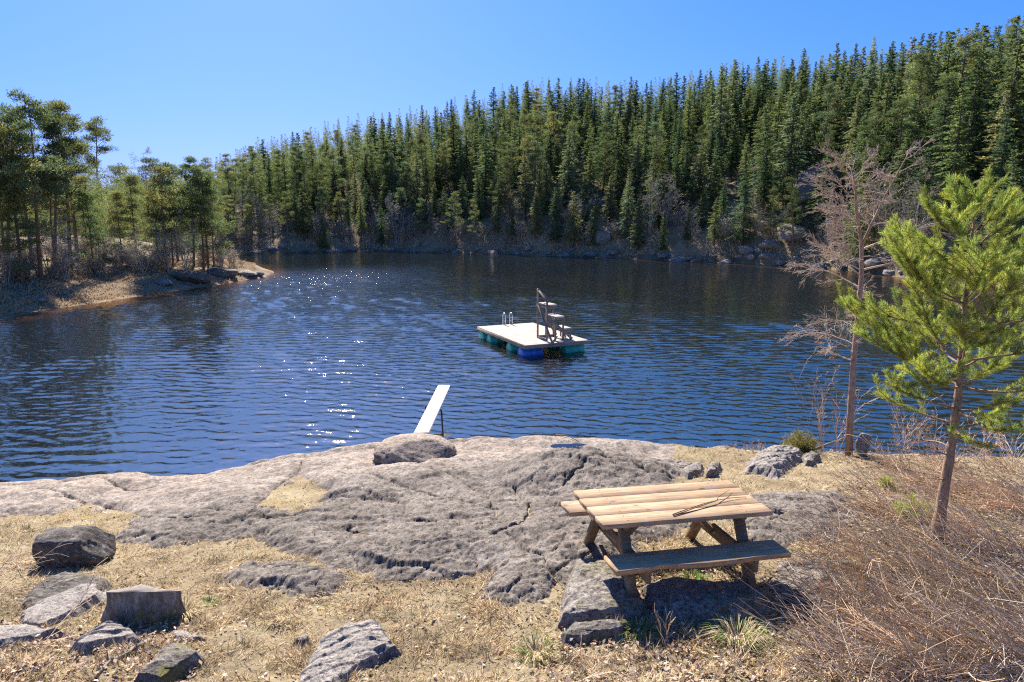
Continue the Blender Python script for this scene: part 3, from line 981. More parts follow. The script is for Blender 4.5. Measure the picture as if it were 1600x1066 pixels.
# ------------------------------------------------------------------ rocks
def poly_rock(name, poly, h, edge, mat, label, seed, amp=.03, tilt=(0, 0), cat='rock', group=None, lay=0.0):
    w2 = np.array(W2(poly)); c = w2.mean(0)
    lo = w2.min(0) - .1; hi = w2.max(0) + .1
    n = 190
    xx, yy = np.meshgrid(np.linspace(lo[0], hi[0], n), np.linspace(lo[1], hi[1], n))
    jx = xx + .05 * fbm(xx * 4, yy * 4, 3, seed); jy = yy + .05 * fbm(xx * 4, yy * 4, 3, seed + 3)
    s = sdpoly(jx, jy, [tuple(q) for q in w2])
    e = np.clip(s / edge, -1, 1)
    z = soil(xx, yy) + np.where(e > 0, h * (.65 * np.minimum(e * 2.6, 1) + .35 * e), .4 * s) + (xx - c[0]) * tilt[0] * (e > -.2) + (yy - c[1]) * tilt[1] * (e > -.2)
    z += amp * (fbm(xx * 3.5, yy * 3.5, 4, seed + 5) + .7 * (ridged(xx * 5, yy * 5, 4, seed + 8) - .5))
    f1, f2, cc = worley(xx * 4 + seed, yy * 5, seed)
    z += amp * .6 * (cc - .5)
    z += amp * .45 * fbm(xx * 16, yy * 18, 3, seed + 11) * (e > -.5)
    if lay:
        t = (yy * .8 - xx * .55) * 9 + .8 * fbm(xx * 2, yy * 2, 2, seed + 6); t = t - np.floor(t)
        z += lay * (np.where(t < .2, t / .2, 1 - (t - .2) / .8) - .5)
    o = np.array([c[0], c[1], float(soil(c[0], c[1]))])
    me = Geo().grid(xx - o[0], yy - o[1], z - o[2], s > -.14).mesh(name, mat, False)
    return tag(link(name, me, None, o), label, cat, group)


_ICO = None
def boulder_geo(seed, size, planes=9, box=0.0, amp=.08, sub=5):
    import bmesh
    rg = np.random.default_rng(seed)
    bm = bmesh.new(); bmesh.ops.create_icosphere(bm, subdivisions=sub, radius=1)
    v = np.array([q.co[:] for q in bm.verts]); f = np.array([[k.index for k in q.verts] for q in bm.faces]); bm.free()
    if box:
        m = np.abs(v).max(1, keepdims=True); v = v * (1 - box) + v / m * .82 * box
    n = unit(planes, rg); dd = .62 + .25 * rg.random(planes)
    for k in range(planes):
        q = v @ n[k]; v = v - np.maximum(q - dd[k], 0)[:, None] * n[k] * .93
    nz = fbm(v[:, 0] * 2 + v[:, 2] * 1.3 + seed, v[:, 1] * 2 - v[:, 2] * 1.7, 5, seed) + .35 * (ridged(v[:, 0] * 4 + v[:, 2] * 3, v[:, 1] * 4 + v[:, 2] * 2, 3, seed + 2) - .5)
    v = v * (1 + amp * nz)[:, None]
    return Geo().add(v * np.array(size), f)


def boulder(name, px, py, size, mat, label, seed, sink=.25, rz=0.0, cat='boulder', group=None, **kw):
    p = G(px, py)
    g = boulder_geo(seed, size, **kw); g.v[0] = g.v[0] + np.array([0, 0, size[2] * (1 - sink)])
    return tag(link(name, g.mesh(name, mat, True), None, (p[0], p[1], p[2]), rz), label, cat, group)


boulder('boulder', 120, 876, (.50, .34, .29), M_rockd, 'dark rounded boulder standing alone in the dry grass by the left shore rocks', 12, .45, .0, planes=5, box=.45, amp=.13)
M_rockw = m_rock('warm_granite', [(.34, .25, .18), (.48, .37, .28), (.60, .49, .39)], scale=1.0, dark=.3)
boulder('boulder', 645, 717, (.82, .66, .30), M_rockw, 'smooth rounded pinkish boulder at the foot of the diving board', 41, .52, .1, planes=3, box=.0, amp=.10)
n = NT('stump_bark'); co = n.coord()
f_ = n.noise(14, 8, .72, n.mapv(co, (1, 1, .35))); g_ = n.noise(5, 6, .7, co, .6)
c_ = n.ramp(f_, [(.32, (.06, .05, .04)), (.5, (.19, .165, .135)), (.66, (.36, .335, .30))])
c_ = n.mix(n.ramp(g_, [(.52, 0.0), (.60, .8)]), c_, n.ramp(f_, [(.35, (.05, .065, .012)), (.65, (.16, .16, .035))]))
c_ = n.mix(n.ramp(g_, [(.32, .7), (.40, 0.0)]), c_, (.33, .34, .33))
M_stump = n.principled(c_, .95, n.bump(f_, .9, .02))
# old stump: leaning slab with a flat top
g = Geo()
_p = G(230, 968)
na, nv = 96, 22
th = np.linspace(0, 2 * PI, na, endpoint=False); hv = np.linspace(-.12, .30, nv)
TH, HV = np.meshgrid(th, hv)
fl = sstep(.26, -.08, HV)                                   # root flare towards the ground
lob = 1 + .05 * np.cos(3 * TH + 1) + .04 * np.cos(5 * TH) + fl * (.10 + .20 * np.maximum(0, np.cos(TH - 3.3)) ** 3 + .10 * np.maximum(0, np.cos(TH - 5.2)) ** 4 + .06 * np.cos(7 * TH))
rg0 = .030 * ridged(TH * 6 / PI * 1.5, HV * 2.2, 4, 12) + .02 * fbm(TH * 9, HV * 14, 4, 13)
rr = lob * (1 + rg0)
def _stump(rr, hh): return np.stack([.335 * rr * np.cos(TH), (.17 + .04 * fl) * rr * np.sin(TH), hh * (1 + .0 * TH) - .42 * .21 * np.sin(TH) * rr * sstep(-.05, .30, hh) + .012 * np.cos(TH)], -1)
V = _stump(rr, HV); i = np.arange(na * nv).reshape(nv, na); j = np.roll(i, -1, 1)
sb = Geo().add(V.reshape(-1, 3), np.stack([i[:-1], j[:-1], j[1:], i[1:]], -1).reshape(-1, 4))
st = tag(link('tree_stump', None, None, tuple(_p), -.04), 'old flat-cut tree stump with mossy grey bark and a root flare', 'stump')
part('bark', sb, M_stump, st, True)
top = V[-1]; rings = [1, .93, .75, .5, .25]
tv = np.concatenate([top * np.array([q, q, 0]) + np.array([0, 0, 1]) * (top[:, 2:3] + .006 * (q < .99) + .006 * np.cos(5 * th + 9 * q)[:, None] * (q < .99)) for q in rings] + [np.array([[0, 0, .305]])])
i = np.arange(na); j = np.roll(i, -1)
tg_ = Geo()
for k in range(4): tg_.f[4].append(np.stack([i + k * na, j + k * na, j + (k + 1) * na, i + (k + 1) * na], 1)); tg_.c[4].append(np.ones((na, 3)))
tg_.add(tv, np.stack([i + 4 * na, j + 4 * na, np.full(na, 5 * na)], 1))
part('cut_face', tg_, M_greyw, st)
poly_rock('rock', [(28, 950), (60, 925), (110, 912), (170, 920), (165, 935), (100, 945), (40, 962)], .12, .10, M_rockd, 'low dark slab behind the smooth pale slab at the left', 21, .015, (.0, .2))
poly_rock('rock', [(22, 968), (70, 945), (120, 930), (165, 928), (160, 945), (110, 968), (60, 985), (30, 982)], .11, .16, M_rockp, 'smooth pale slab left of the mossy tree stump', 22, .012, (.05, .12))
poly_rock('rock', [(-60, 1005), (0, 985), (50, 982), (110, 995), (60, 1005), (0, 1015), (-60, 1035)], .10, .16, M_rockp, 'flat pale rock at the left edge among dead leaves', 23, .012)
poly_rock('rock', [(105, 1022), (150, 990), (185, 982), (220, 998), (228, 1012), (180, 1012), (130, 1026)], .12, .14, M_rockp, 'pale rock with parallel grooves among dead leaves', 24, .010, (0, .05), lay=.022)
poly_rock('rock', [(200, 1075), (240, 1040), (270, 1025), (310, 1024), (322, 1040), (290, 1060), (250, 1080)], .15, .16, M_rockm, 'rounded mossy rock at the bottom left', 25, .015, (0, .08))
poly_rock('rock', [(262, 990), (290, 988), (325, 1002), (300, 1006), (270, 1000)], .05, .08, M_rockp, 'small flat pinkish stone in the grass', 26, .01)
poly_rock('rock', [(455, 1085), (478, 1040), (500, 1010), (545, 987), (590, 982), (600, 1000), (628, 1024), (600, 1034), (560, 1050), (530, 1085)], .10, .10, M_rockp, 'big jagged grey rock at the bottom of the slope', 27, .020, (0, .10), lay=.012)
poly_rock('rock', [(455, 1012), (475, 995), (487, 1002), (480, 1014)], .08, .08, M_rock, 'little grey stone beside the big jagged grey rock', 28, .02)
poly_rock('rock', [(868, 985), (880, 930), (890, 892), (960, 884), (1000, 930), (1010, 958), (975, 970), (930, 975)], .15, .14, M_rock, 'broad flat slab under the front left leg of the picnic table', 29, .018, (0, .03))
poly_rock('rock', [(872, 1000), (900, 982), (950, 975), (985, 982), (975, 998), (920, 1006), (880, 1008)], .10, .09, M_rockm, 'narrow stone in front of the broad flat slab', 30, .015)
poly_rock('rock', [(1000, 925), (1030, 915), (1100, 918), (1180, 925), (1205, 955), (1150, 972), (1070, 972), (1020, 955)], .13, .12, M_rock, 'dark flat slab in the shade under the front bench', 31, .02)
poly_rock('rock', [(1160, 742), (1168, 725), (1190, 708), (1215, 698), (1245, 704), (1260, 714), (1235, 735), (1215, 748), (1185, 742)], .20, .34, M_rockp, 'pale craggy rock in the grass near the green juniper bush', 32, .035, lay=.015)
poly_rock('rock', [(1252, 718), (1268, 710), (1282, 715), (1272, 728), (1258, 728)], .12, .10, M_rock, 'small craggy rock on the right of the pale craggy rock', 33, .03)
poly_rock('rock', [(1062, 744), (1078, 730), (1098, 730), (1098, 742), (1075, 750)], .12, .10, M_rock, 'small low grey rock behind the table', 34, .02)
poly_rock('rock', [(1100, 748), (1105, 734), (1120, 726), (1128, 732), (1120, 745)], .14, .09, M_rock, 'small pointed grey rock behind the right end of the table', 35, .03)
poly_rock('rock', [(1040, 730), (1060, 722), (1085, 728), (1070, 735), (1048, 736)], .07, .08, M_rock, 'low flat rock between the table and the water', 36, .02)

# puddle in a hollow of the bedrock, with a thin stick beside it
pp = G(888, 699, ground_z)
th = np.linspace(0, 2 * PI, 28, endpoint=False); rr = 1 + .22 * np.sin(2 * th + 1) + .12 * np.sin(3 * th)
v = np.stack([np.cos(th) * .26 * rr, np.sin(th) * .18 * rr, th * 0], 1)
pz = float(max(ground_z(pp[0] + np.cos(th) * .25, pp[1] + np.sin(th) * .12).mean(), pp[2])) + .015
pu = Geo().add(np.concatenate([v, [[0, 0, 0]]]), np.stack([np.arange(28), (np.arange(28) + 1) % 28, np.full(28, 28)], 1))
tag(link('puddle', pu.mesh('puddle', M_puddle), None, (pp[0], pp[1], pz)), kind='structure')
a = P(869, 681, 1.12); b = P(905, 697, 1.08)
zz = [float(ground_z(*(a + (b - a) * t)[:2])[0]) for t in (0, .3, .6, 1)]
g = Geo().tube([(*(a + (b - a) * t)[:2], max(z, 1.0) + .04) for t, z in zip((0, .3, .6, 1), zz)], [.012, .011, .009, .006], 6)
tag(link('stick', g.mesh('stick', M_pbark)), 'thin brown stick lying on the shore rock by the puddle', 'stick')

# weathered planks and a board under the birch
a = G(1268, 706); b = PD(1322, 684, a[1] + .3)
g = Geo().tube([a + np.array([0, 0, .03]), a * .6 + b * .4 + np.array([0, 0, .02]), b], [.028, .026, .02], 7)
tag(link('pole', g.mesh('pole', M_greyw)), 'pale grey fallen pole slanting up behind the bare birch', 'pole')
boulder('rock', 1347, 712, (.19, .15, .26), M_rockp, 'small upright pinkish-grey stone right of the birch foot', 61, .25, .3, planes=8, box=.35, amp=.1, sub=4)

# ------------------------------------------------------------------ tree builders (trunk Geo, crown Geo)
def tints(n, rg, lo=.55, hi=1.35, warm=.12):
    b = lo + (hi - lo) * rg.random(n); k = warm * rg.normal(size=n)
    return np.stack([b * (1 + k), b * (1 + .3 * k), b * (1 - .6 * k)], 1).clip(.1, 2)


def spruce(seed, h, rm, cb, dens=1.0, ragged=.3):
    rg = np.random.default_rng(seed)
    T = Geo(); zz = np.linspace(0, 1, 9)
    lean = rg.normal(size=2) * .012 * h
    ax = lambda z: np.stack([lean[0] * (z / h) ** 2, lean[1] * (z / h) ** 2, z], -1)
    T.tube(ax(zz * h), .014 * h * (1 - zz) ** .8 + .012, 7)
    nl = int(h * 3.1)
    B0 = []; D = []; L = []; ST = ([], [])
    for t in np.linspace(0, 1, nl) ** 1.0:
        z = h * (cb + (1 - cb) * t)
        r = rm * 1.12 * ((1 - t) ** .92) * (1 - .35 * max(0, .15 - t) / .15) + .10
        for k in range(int(8 - 4 * t)):
            az = rg.random() * 2 * PI; ln = r * (1 + ragged * rg.normal()) if t < .97 else .25
            ln = max(.15, ln)
            up = -.42 + .95 * t ** 1.3 + .12 * rg.normal()
            B0.append(ax(np.array(z + .1 * rg.normal()))); D.append((math.cos(az), math.sin(az), up)); L.append(ln)
    for k in range(int(10 * cb * h / 6)):                  # dead snags below the crown
        z = h * cb * (.3 + .7 * rg.random()); az = rg.random() * 6.28; ln = rm * (.25 + .35 * rg.random())
        ST[0].append(ax(np.array(z))); ST[1].append(ax(np.array(z)) + np.array([math.cos(az), math.sin(az), -.25]) * ln)
    T.sticks(ST[0], ST[1], .022, .008)
    B0 = np.array(B0); D = np.array(D); L = np.array(L)
    D /= np.linalg.norm(D, axis=1, keepdims=True)
    n = len(L)
    q0, dd, ll, ww = [], [], [], []
    for s in np.linspace(.08, 1, 12):
        for side in (-1, 0, 1):
            m = rg.random(n) < dens * (.55 + .45 * s) * np.clip(L * 1.1, .45, 1)
            p = B0 + D * (L * (s + .05 * rg.normal(size=n)))[:, None]; p[:, 2] -= .10 * L * s * s
            yaw = side * (.8 + .3 * rg.random(n)); ca, sa = np.cos(yaw), np.sin(yaw)
            d = np.stack([D[:, 0] * ca - D[:, 1] * sa, D[:, 0] * sa + D[:, 1] * ca, D[:, 2] * .7 - .95 * rg.random(n) ** 1.5 + .12], 1)
            q0.append(p[m]); dd.append(d[m]); ll.append(((.24 + .24 * rg.random(n)) * (.6 + .45 * np.minimum(L, 1.5)))[m]); ww.append((.07 + .085 * rg.random(n))[m])
    q0.append(np.repeat(ax(np.array(h - .9))[None], 14, 0) + np.array([[0, 0, 1.]]) * rg.random(14)[:, None] * .8); e = unit(14, rg); e[:, 2] = np.abs(e[:, 2]) + .6
    dd.append(e); ll.append(np.full(14, .36)); ww.append(np.full(14, .07))
    q0, dd, ll, ww = [np.concatenate(k) for k in (q0, dd, ll, ww)]
    v, f = diamonds(q0, dd, ll, ww, unit(len(q0), rg) + np.array([0, 0, .8]))
    return T, Geo().add(v, f, tints(len(f), rg))


def pine(seed, h, cb, spread, npuff=95, lean=.05, flat=.85):
    rg = np.random.default_rng(seed)
    T = Geo(); zz = np.linspace(0, 1, 12)
    a = rg.random() * 6.28; ph = rg.random() * 6
    cx = lambda t: np.stack([h * lean * (t * math.cos(a) + .35 * np.sin(3 * t + ph)), h * lean * (t * math.sin(a) + .35 * np.cos(3.4 * t + ph)), h * t], -1)
    T.tube(cx(zz), .0125 * h * (1 - .88 * zz), 8)
    nbr = 24; C = []
    s0, s1, r0, r1 = [], [], [], []
    for k in range(nbr):
        t = cb + (1.0 - cb) * (k + .6 * rg.random()) / nbr; p = cx(np.array(t))
        az = k * 2.4 + rg.normal() * .5
        ln = spread * (1.05 - ((t - cb) / (1 - cb)) ** 1.6 * .8) * (.55 + .6 * rg.random()); up = .12 + .55 * (t - cb) / (1 - cb) + .2 * rg.normal()
        d = np.array([math.cos(az), math.sin(az), up]); prev = p
        for j in range(1, 5):
            d = d + rg.normal(size=3) * .17 + np.array([0, 0, .05]); d /= np.linalg.norm(d)
            q = prev + d * ln / 4; s0.append(prev); s1.append(q); r0.append(.0042 * h * (1 - j * .19) * (1.2 - t * .7)); r1.append(.0042 * h * (.81 - j * .19 + .06) * (1.2 - t * .7))
            if j > 1:
                for m in range(2):
                    e = d + rg.normal(size=3) * .75; e[2] = abs(e[2]) * .4; e /= np.linalg.norm(e); w_ = q + e * ln * .22
                    s0.append(q); s1.append(w_); r0.append(.02); r1.append(.01); C.append(w_)
                C.append(q)
            prev = q
    for k in range(9):                                     # dead lower branches
        t = cb * (.3 + .7 * rg.random()); az = rg.random() * 6.28; p = cx(np.array(t)); ln = spread * (.2 + .5 * rg.random())
        m = p + np.array([math.cos(az), math.sin(az), -.1]) * ln * .6; q = m + np.array([math.cos(az + .4), math.sin(az + .4), .1]) * ln * .4
        s0 += [p, m]; s1 += [m, q]; r0 += [.03, .018]; r1 += [.018, .008]
    T.sticks(s0, s1, np.array(r0), np.array(r1), 4)
    C = np.array(C)[rg.permutation(len(C))[:npuff]]
    C = np.concatenate([C, [cx(np.array(1.0))]])
    nn = 52; n = len(C) * nn
    o = unit(n, rg); rad = np.repeat(.34 + .26 * rg.random(len(C)), nn)
    p = np.repeat(C, nn, 0) + o * np.array([1.25, 1.25, flat * .7]) * (rad * rg.random(n) ** .5)[:, None]
    d = o * np.array([1, 1, .5]) + np.array([0, 0, .55]) + unit(n, rg) * .5
    tn = np.repeat(tints(len(C), rg, .75, 1.25), nn, 0) * tints(n, rg, .65, 1.3, .06)
    v, f = diamonds(p, d, .17 + .14 * rg.random(n), .05 + .035 * rg.random(n), unit(n, rg))
    return T, Geo().add(v, f, tn)


def grow(rg, out, p, d, ln, r, lvl, kids, spread, droop, wig=.12, shrink=.62, nseg=5, tip=.35):
    """recursive bare branch: appends (p0, p1, r0, r1)"""
    pts = [p]; d = d / np.linalg.norm(d); rr = np.linspace(r, r * tip, nseg + 1)
    for j in range(nseg):
        d = d + rg.normal(size=3) * wig + np.array([0, 0, droop]); d /= np.linalg.norm(d)
        q = pts[-1] + d * ln / nseg; out.append((*pts[-1], *q, rr[j], rr[j + 1])); pts.append(q)
        if lvl > 0 and j >= (1 if nseg > 3 else 0):
            for m in range(kids):
                if rg.random() < .85:
                    e = d + rg.normal(size=3) * spread; e /= np.linalg.norm(e)
                    grow(rg, out, q, e, ln * shrink * (.6 + .5 * rg.random()) * (1 - .35 * j / nseg), max(rr[j + 1] * .6, .0012), lvl - 1, kids, spread, droop, wig, shrink, max(3, nseg - 1), tip)


def geo_from(out, rg, sides=3, lo=.7, hi=1.25, warm=.08, minr=0):
    a = np.array(out)
    return Geo().sticks(a[:, :3], a[:, 3:6], np.maximum(a[:, 6], minr), np.maximum(a[:, 7], minr), sides, tints(len(a), rg, lo, hi, warm))


def bare(seed, h, stems, spread=.5, kids=2, lvl=3, r=.05, up=1.0):
    rg = np.random.default_rng(seed); tr = []; cr = []
    for s in range(stems):
        az = rg.random() * 6.28; k = (.08 + .22 * rg.random()) if stems > 1 else .05
        d = np.array([math.cos(az) * k, math.sin(az) * k, up]); hh = h * (.75 + .3 * rg.random())
        p = np.array([math.cos(az), math.sin(az), 0]) * .12 * (stems > 1)
        pts = [p]; n = 9; rr = np.linspace(r, r * .18, n + 1)
        for j in range(n):
            d = d / np.linalg.norm(d) + rg.normal(size=3) * .07; d[2] += .03; d /= np.linalg.norm(d); q = pts[-1] + d * hh / n
            tr.append((*pts[-1], *q, rr[j], rr[j + 1])); pts.append(q)
            if j >= 2:
                for m in range(kids):
                    a2 = rg.random() * 6.28; e = np.array([math.cos(a2), math.sin(a2), .55 + .3 * rg.random()])
                    grow(rg, cr, q, e, hh * .30 * (1.15 - j / n) * (.6 + .6 * rg.random()), rr[j + 1] * .5, lvl - 1, kids, spread, -.01, .14, .6, 4)
    return geo_from(tr, rg, 5), geo_from(cr, rg, 3, minr=.009)


def tree_proto(name, tg, cgeo, mt, mc, crown='crown', smooth=True):
    o = link(name); part('trunk', tg, mt, o, smooth); part(crown, cgeo, mc, o)
    return o


class Pool:
    """prototypes: the first use places the prototype itself, later uses copy it"""
    def __init__(self, protos): self.p = protos; self.used = [False] * len(protos)

    def put(self, k, loc, rz, sc):
        o = self.p[k]
        if not self.used[k]:
            self.used[k] = True; o.location = loc; o.rotation_euler = (0, 0, rz); o.scale = sc; return o
        return dup(o, loc, rz, sc)


# ------------------------------------------------------------------ the forest on the far side
rf_ = np.random.default_rng(21)
SPEC = [(1, 17, 2.6, .10, 1.0), (2, 17, 2.3, .16, 1.0), (3, 17, 2.9, .06, 1.0), (4, 17, 1.8, .28, .9), (5, 17, 2.3, .22, .95), (6, 17, 2.7, .12, 1.0), (7, 17, 2.1, .10, 1.0)]
sg_ = [spruce(a, b, c, d, e) for a, b, c, d, e in SPEC]
PSPEC = [(31, 14, .42, 2.3, 110), (32, 14, .50, 2.0, 95), (33, 14, .36, 2.6, 120), (34, 14, .30, 2.2, 110)]
pg_ = [pine(a, b, c, d, e) for a, b, c, d, e in PSPEC]

cand = []
GX = {}
def far_enough(x, y, dist):
    gx, gy = int(x // 5), int(y // 5)
    for i in (-1, 0, 1):
        for j in (-1, 0, 1):
            for (a, b, dd) in GX.get((gx + i, gy + j), ()):
                if (a - x) ** 2 + (b - y) ** 2 < (.5 * (dist + dd)) ** 2: return False
    GX.setdefault((gx, gy), []).append((x, y, dist)); return True


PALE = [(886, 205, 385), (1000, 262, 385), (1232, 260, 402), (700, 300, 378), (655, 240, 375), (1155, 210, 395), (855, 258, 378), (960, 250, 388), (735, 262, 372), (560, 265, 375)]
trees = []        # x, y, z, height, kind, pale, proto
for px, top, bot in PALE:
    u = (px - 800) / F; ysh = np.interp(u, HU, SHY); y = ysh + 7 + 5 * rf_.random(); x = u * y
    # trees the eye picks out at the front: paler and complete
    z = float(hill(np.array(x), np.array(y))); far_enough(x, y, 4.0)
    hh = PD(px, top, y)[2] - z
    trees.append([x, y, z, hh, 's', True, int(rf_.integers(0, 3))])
for it in range(42000):
    u = -.85 + 1.75 * rf_.random(); ysh = np.interp(u, HU, SHY); wd = np.interp(u, HU, RWD)
    t = .015 + 1.165 * rf_.random() ** .9
    y = ysh + wd * t; x = u * y
    px = 800 + F * u
    dist = 2.2 + .7 * rf_.random() + (.5 if t < .18 else 0)
    if t < .14 and rf_.random() < .2: continue
    if not far_enough(x, y, dist): continue
    z = float(hill(np.array(x), np.array(y)))
    if z < .3: continue
    pineish = (rf_.random() < (.55 if px < 560 else .3 if px < 900 else .10) * (1.3 - t)) and t < .75
    hh = (8.6 + 2.8 * rf_.random()) if pineish else 9.4 + 1.9 * rf_.normal()
    if t < .16: hh *= .78
    if px > 1250: hh *= 1 + .35 * sstep(1250, 1450, px)
    if t > .75:                                            # the ridge: tops make the skyline of the wood
        tgt = np.interp(px, HP, HK) + 9 + 10 * rf_.normal(); hh = float(np.clip(PD(px, tgt, y)[2] - z, 6, 18))
    top_py = proj(x, y, z + hh)[1]; lim = np.interp(px, HP, HK) - 8 + 12 * rf_.random()
    if top_py < lim: hh = PD(px, lim, y)[2] - z
    if hh < 5: continue
    trees.append([x, y, z, hh, 'p' if pineish else 's', rf_.random() < .27 and t < .75, int(rf_.integers(0, 4 if pineish else 7))])

# which of them can be seen: paint far to near
BW, BH = 400, 267
idb = np.full((BH, BW), -1)
order = sorted(range(len(trees)), key=lambda k: -trees[k][1])
for k in order:
    x, y, z, hh, kd, pl, pr = trees[k]
    bx, by = proj(x, y, z); tx, ty = proj(x, y, z + hh); bx, by, tx, ty = bx / 4, by / 4, tx / 4, ty / 4
    wpx = (1.2 if kd == 's' else 2.3) * F / y / 4
    for r in range(max(0, int(ty)), min(BH, int(by) + 1)):
        f = (r - ty) / max(by - ty, 1e-6); hw = wpx * min(1, (f + .04) * 1.25) if f < .85 else wpx * .1
        if kd == 'p': hw = wpx * (min(1, .35 + f * 3) if f < .55 else .12)
        a, b = int(max(0, round(tx - hw))), int(min(BW, round(tx + hw) + 1))
        if b > a: idb[r, a:b] = k
cnt = np.bincount(idb[idb >= 0].ravel(), minlength=len(trees))
inview = [k for k in range(len(trees)) if cnt[k] >= 8 and not (proj(*trees[k][:3])[0] < 330)]
spr = sorted([k for k in inview if trees[k][4] == 's'], key=lambda k: -cnt[k])[:290]
pin = sorted([k for k in inview if trees[k][4] == 'p'], key=lambda k: -cnt[k])[:200]
single = set(spr) | set(pin)
print('trees', len(trees), 'inview', len(inview), 'spruce', len(spr), 'pine', len(pin))

sp_pool = Pool([tree_proto('spruce_tree', t, c, M_sbark, M_spruce) for t, c in sg_])
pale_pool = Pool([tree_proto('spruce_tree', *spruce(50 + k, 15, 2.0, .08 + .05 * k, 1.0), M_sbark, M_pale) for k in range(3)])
pn_pool = Pool([tree_proto('pine_tree', t, c, M_pbark, M_pine) for t, c in pg_])
ORD = 'first second third fourth fifth sixth seventh eighth ninth tenth eleventh twelfth thirteenth fourteenth fifteenth sixteenth seventeenth eighteenth nineteenth twentieth'.split()
LM = [(330, 450, 'by the pine point'), (450, 560, 'behind the glittering water'), (560, 650, 'above the white diving board'), (650, 745, 'right of the diving board'), (745, 835, 'above the raft ladder'),
      (835, 925, 'above the jumping tower'), (925, 1010, 'above the table left end'), (1010, 1100, 'above the table middle'), (1100, 1210, 'above the table right end'),
      (1210, 1300, 'left of the bare birch'), (1300, 1400, 'behind the bare birch'), (1400, 1490, 'between birch and young pine'), (1490, 1900, 'behind the young pine')]
cls = {}
for k in sorted(single, key=lambda k: trees[k][0] / trees[k][1]):
    x, y, z, hh, kd, pl, pr = trees[k]
    ysh = np.interp(x / y, HU, SHY); t = (y - ysh) / np.interp(x / y, HU, RWD)
    row = 'at the far shore' if t < .2 else 'on the lower slope' if t < .45 else 'on the upper slope' if t < .75 else 'on the skyline'
    px = proj(x, y, z + hh * .5)[0]
    lm = [q for a, b, q in LM if a <= px < b]
    lm = lm[0] if lm else 'at the right edge'
    cls.setdefault((kd, pl and kd == 's', row, lm), []).append(k)
for (kd, pl, row, lm), ks in cls.items():
    for n, k in enumerate(ks):
        x, y, z, hh, _, _, pr = trees[k]
        sq = .92 + .32 * rf_.random()
        if kd == 'p':
            s = hh / 14; o = pn_pool.put(pr, (x, y, z - .15), 6.28 * rf_.random(), (s * sq, s * sq, s))
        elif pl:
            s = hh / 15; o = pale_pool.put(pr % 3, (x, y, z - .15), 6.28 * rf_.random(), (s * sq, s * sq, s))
        else:
            s = hh / 17; o = sp_pool.put(pr, (x, y, z - .15), 6.28 * rf_.random(), (s * sq, s * sq, s))
        nm = ('pale spruce' if pl else 'dark spruce') if kd == 's' else 'round-topped pine'
        pre = (ORD[n] + ' from left among ' + nm + 's') if len(ks) > 1 else 'lone ' + nm
        tag(o, f'{pre} {row} {lm}', 'spruce' if kd == 's' else 'pine', 'spruces of the far forest' if kd == 's' else 'pines of the far forest')
# the rest of the wood, which reads as one mass
rest = [k for k in range(len(trees)) if k not in single]
big = [spruce(70 + k, 17, 2.3, .12, .38) for k in range(2)]
g = Geo()
for k in rest:
    x, y, z, hh, kd, pl, pr = trees[k]
    s = hh / 17; a = rf_.random() * 6.28; ca, sa = math.cos(a) * s, math.sin(a) * s
    cg = big[pr % 2][1]; v = cg.v[0]
    w_ = np.stack([x + v[:, 0] * ca - v[:, 1] * sa, y + v[:, 0] * sa + v[:, 1] * ca, z + v[:, 2] * s], 1)
    g.add(w_, cg.f[4][0], cg.c[4][0])
tag(link('forest', g.mesh('forest', M_spruce)), 'dense dark spruce wood hidden behind the front rows of the hill', 'forest', None, 'stuff')

# far wooded rise beyond the pines at the left
g = Geo(); cg = big[0][1]; v = cg.v[0]
for k in range(170):
    u = -1.15 + .75 * rf_.random(); y = 175 + 170 * rf_.random(); x = u * y
    z = float(hill(np.array(x), np.array(y))); s = (.42 + .25 * rf_.random()); a = rf_.random() * 6.28; ca, sa = math.cos(a) * s, math.sin(a) * s
    if proj(x, y, z + 17 * s)[1] < 262: continue
    g.add(np.stack([x + (v[:, 0] * ca - v[:, 1] * sa) * 1.2, y + (v[:, 0] * sa + v[:, 1] * ca) * 1.2, z + v[:, 2] * s], 1), cg.f[4][0], cg.c[4][0])
tag(link('distant_wood', g.mesh('distant_wood', M_spruce)), 'low distant wood beyond the pine point', 'forest', None, 'stuff')

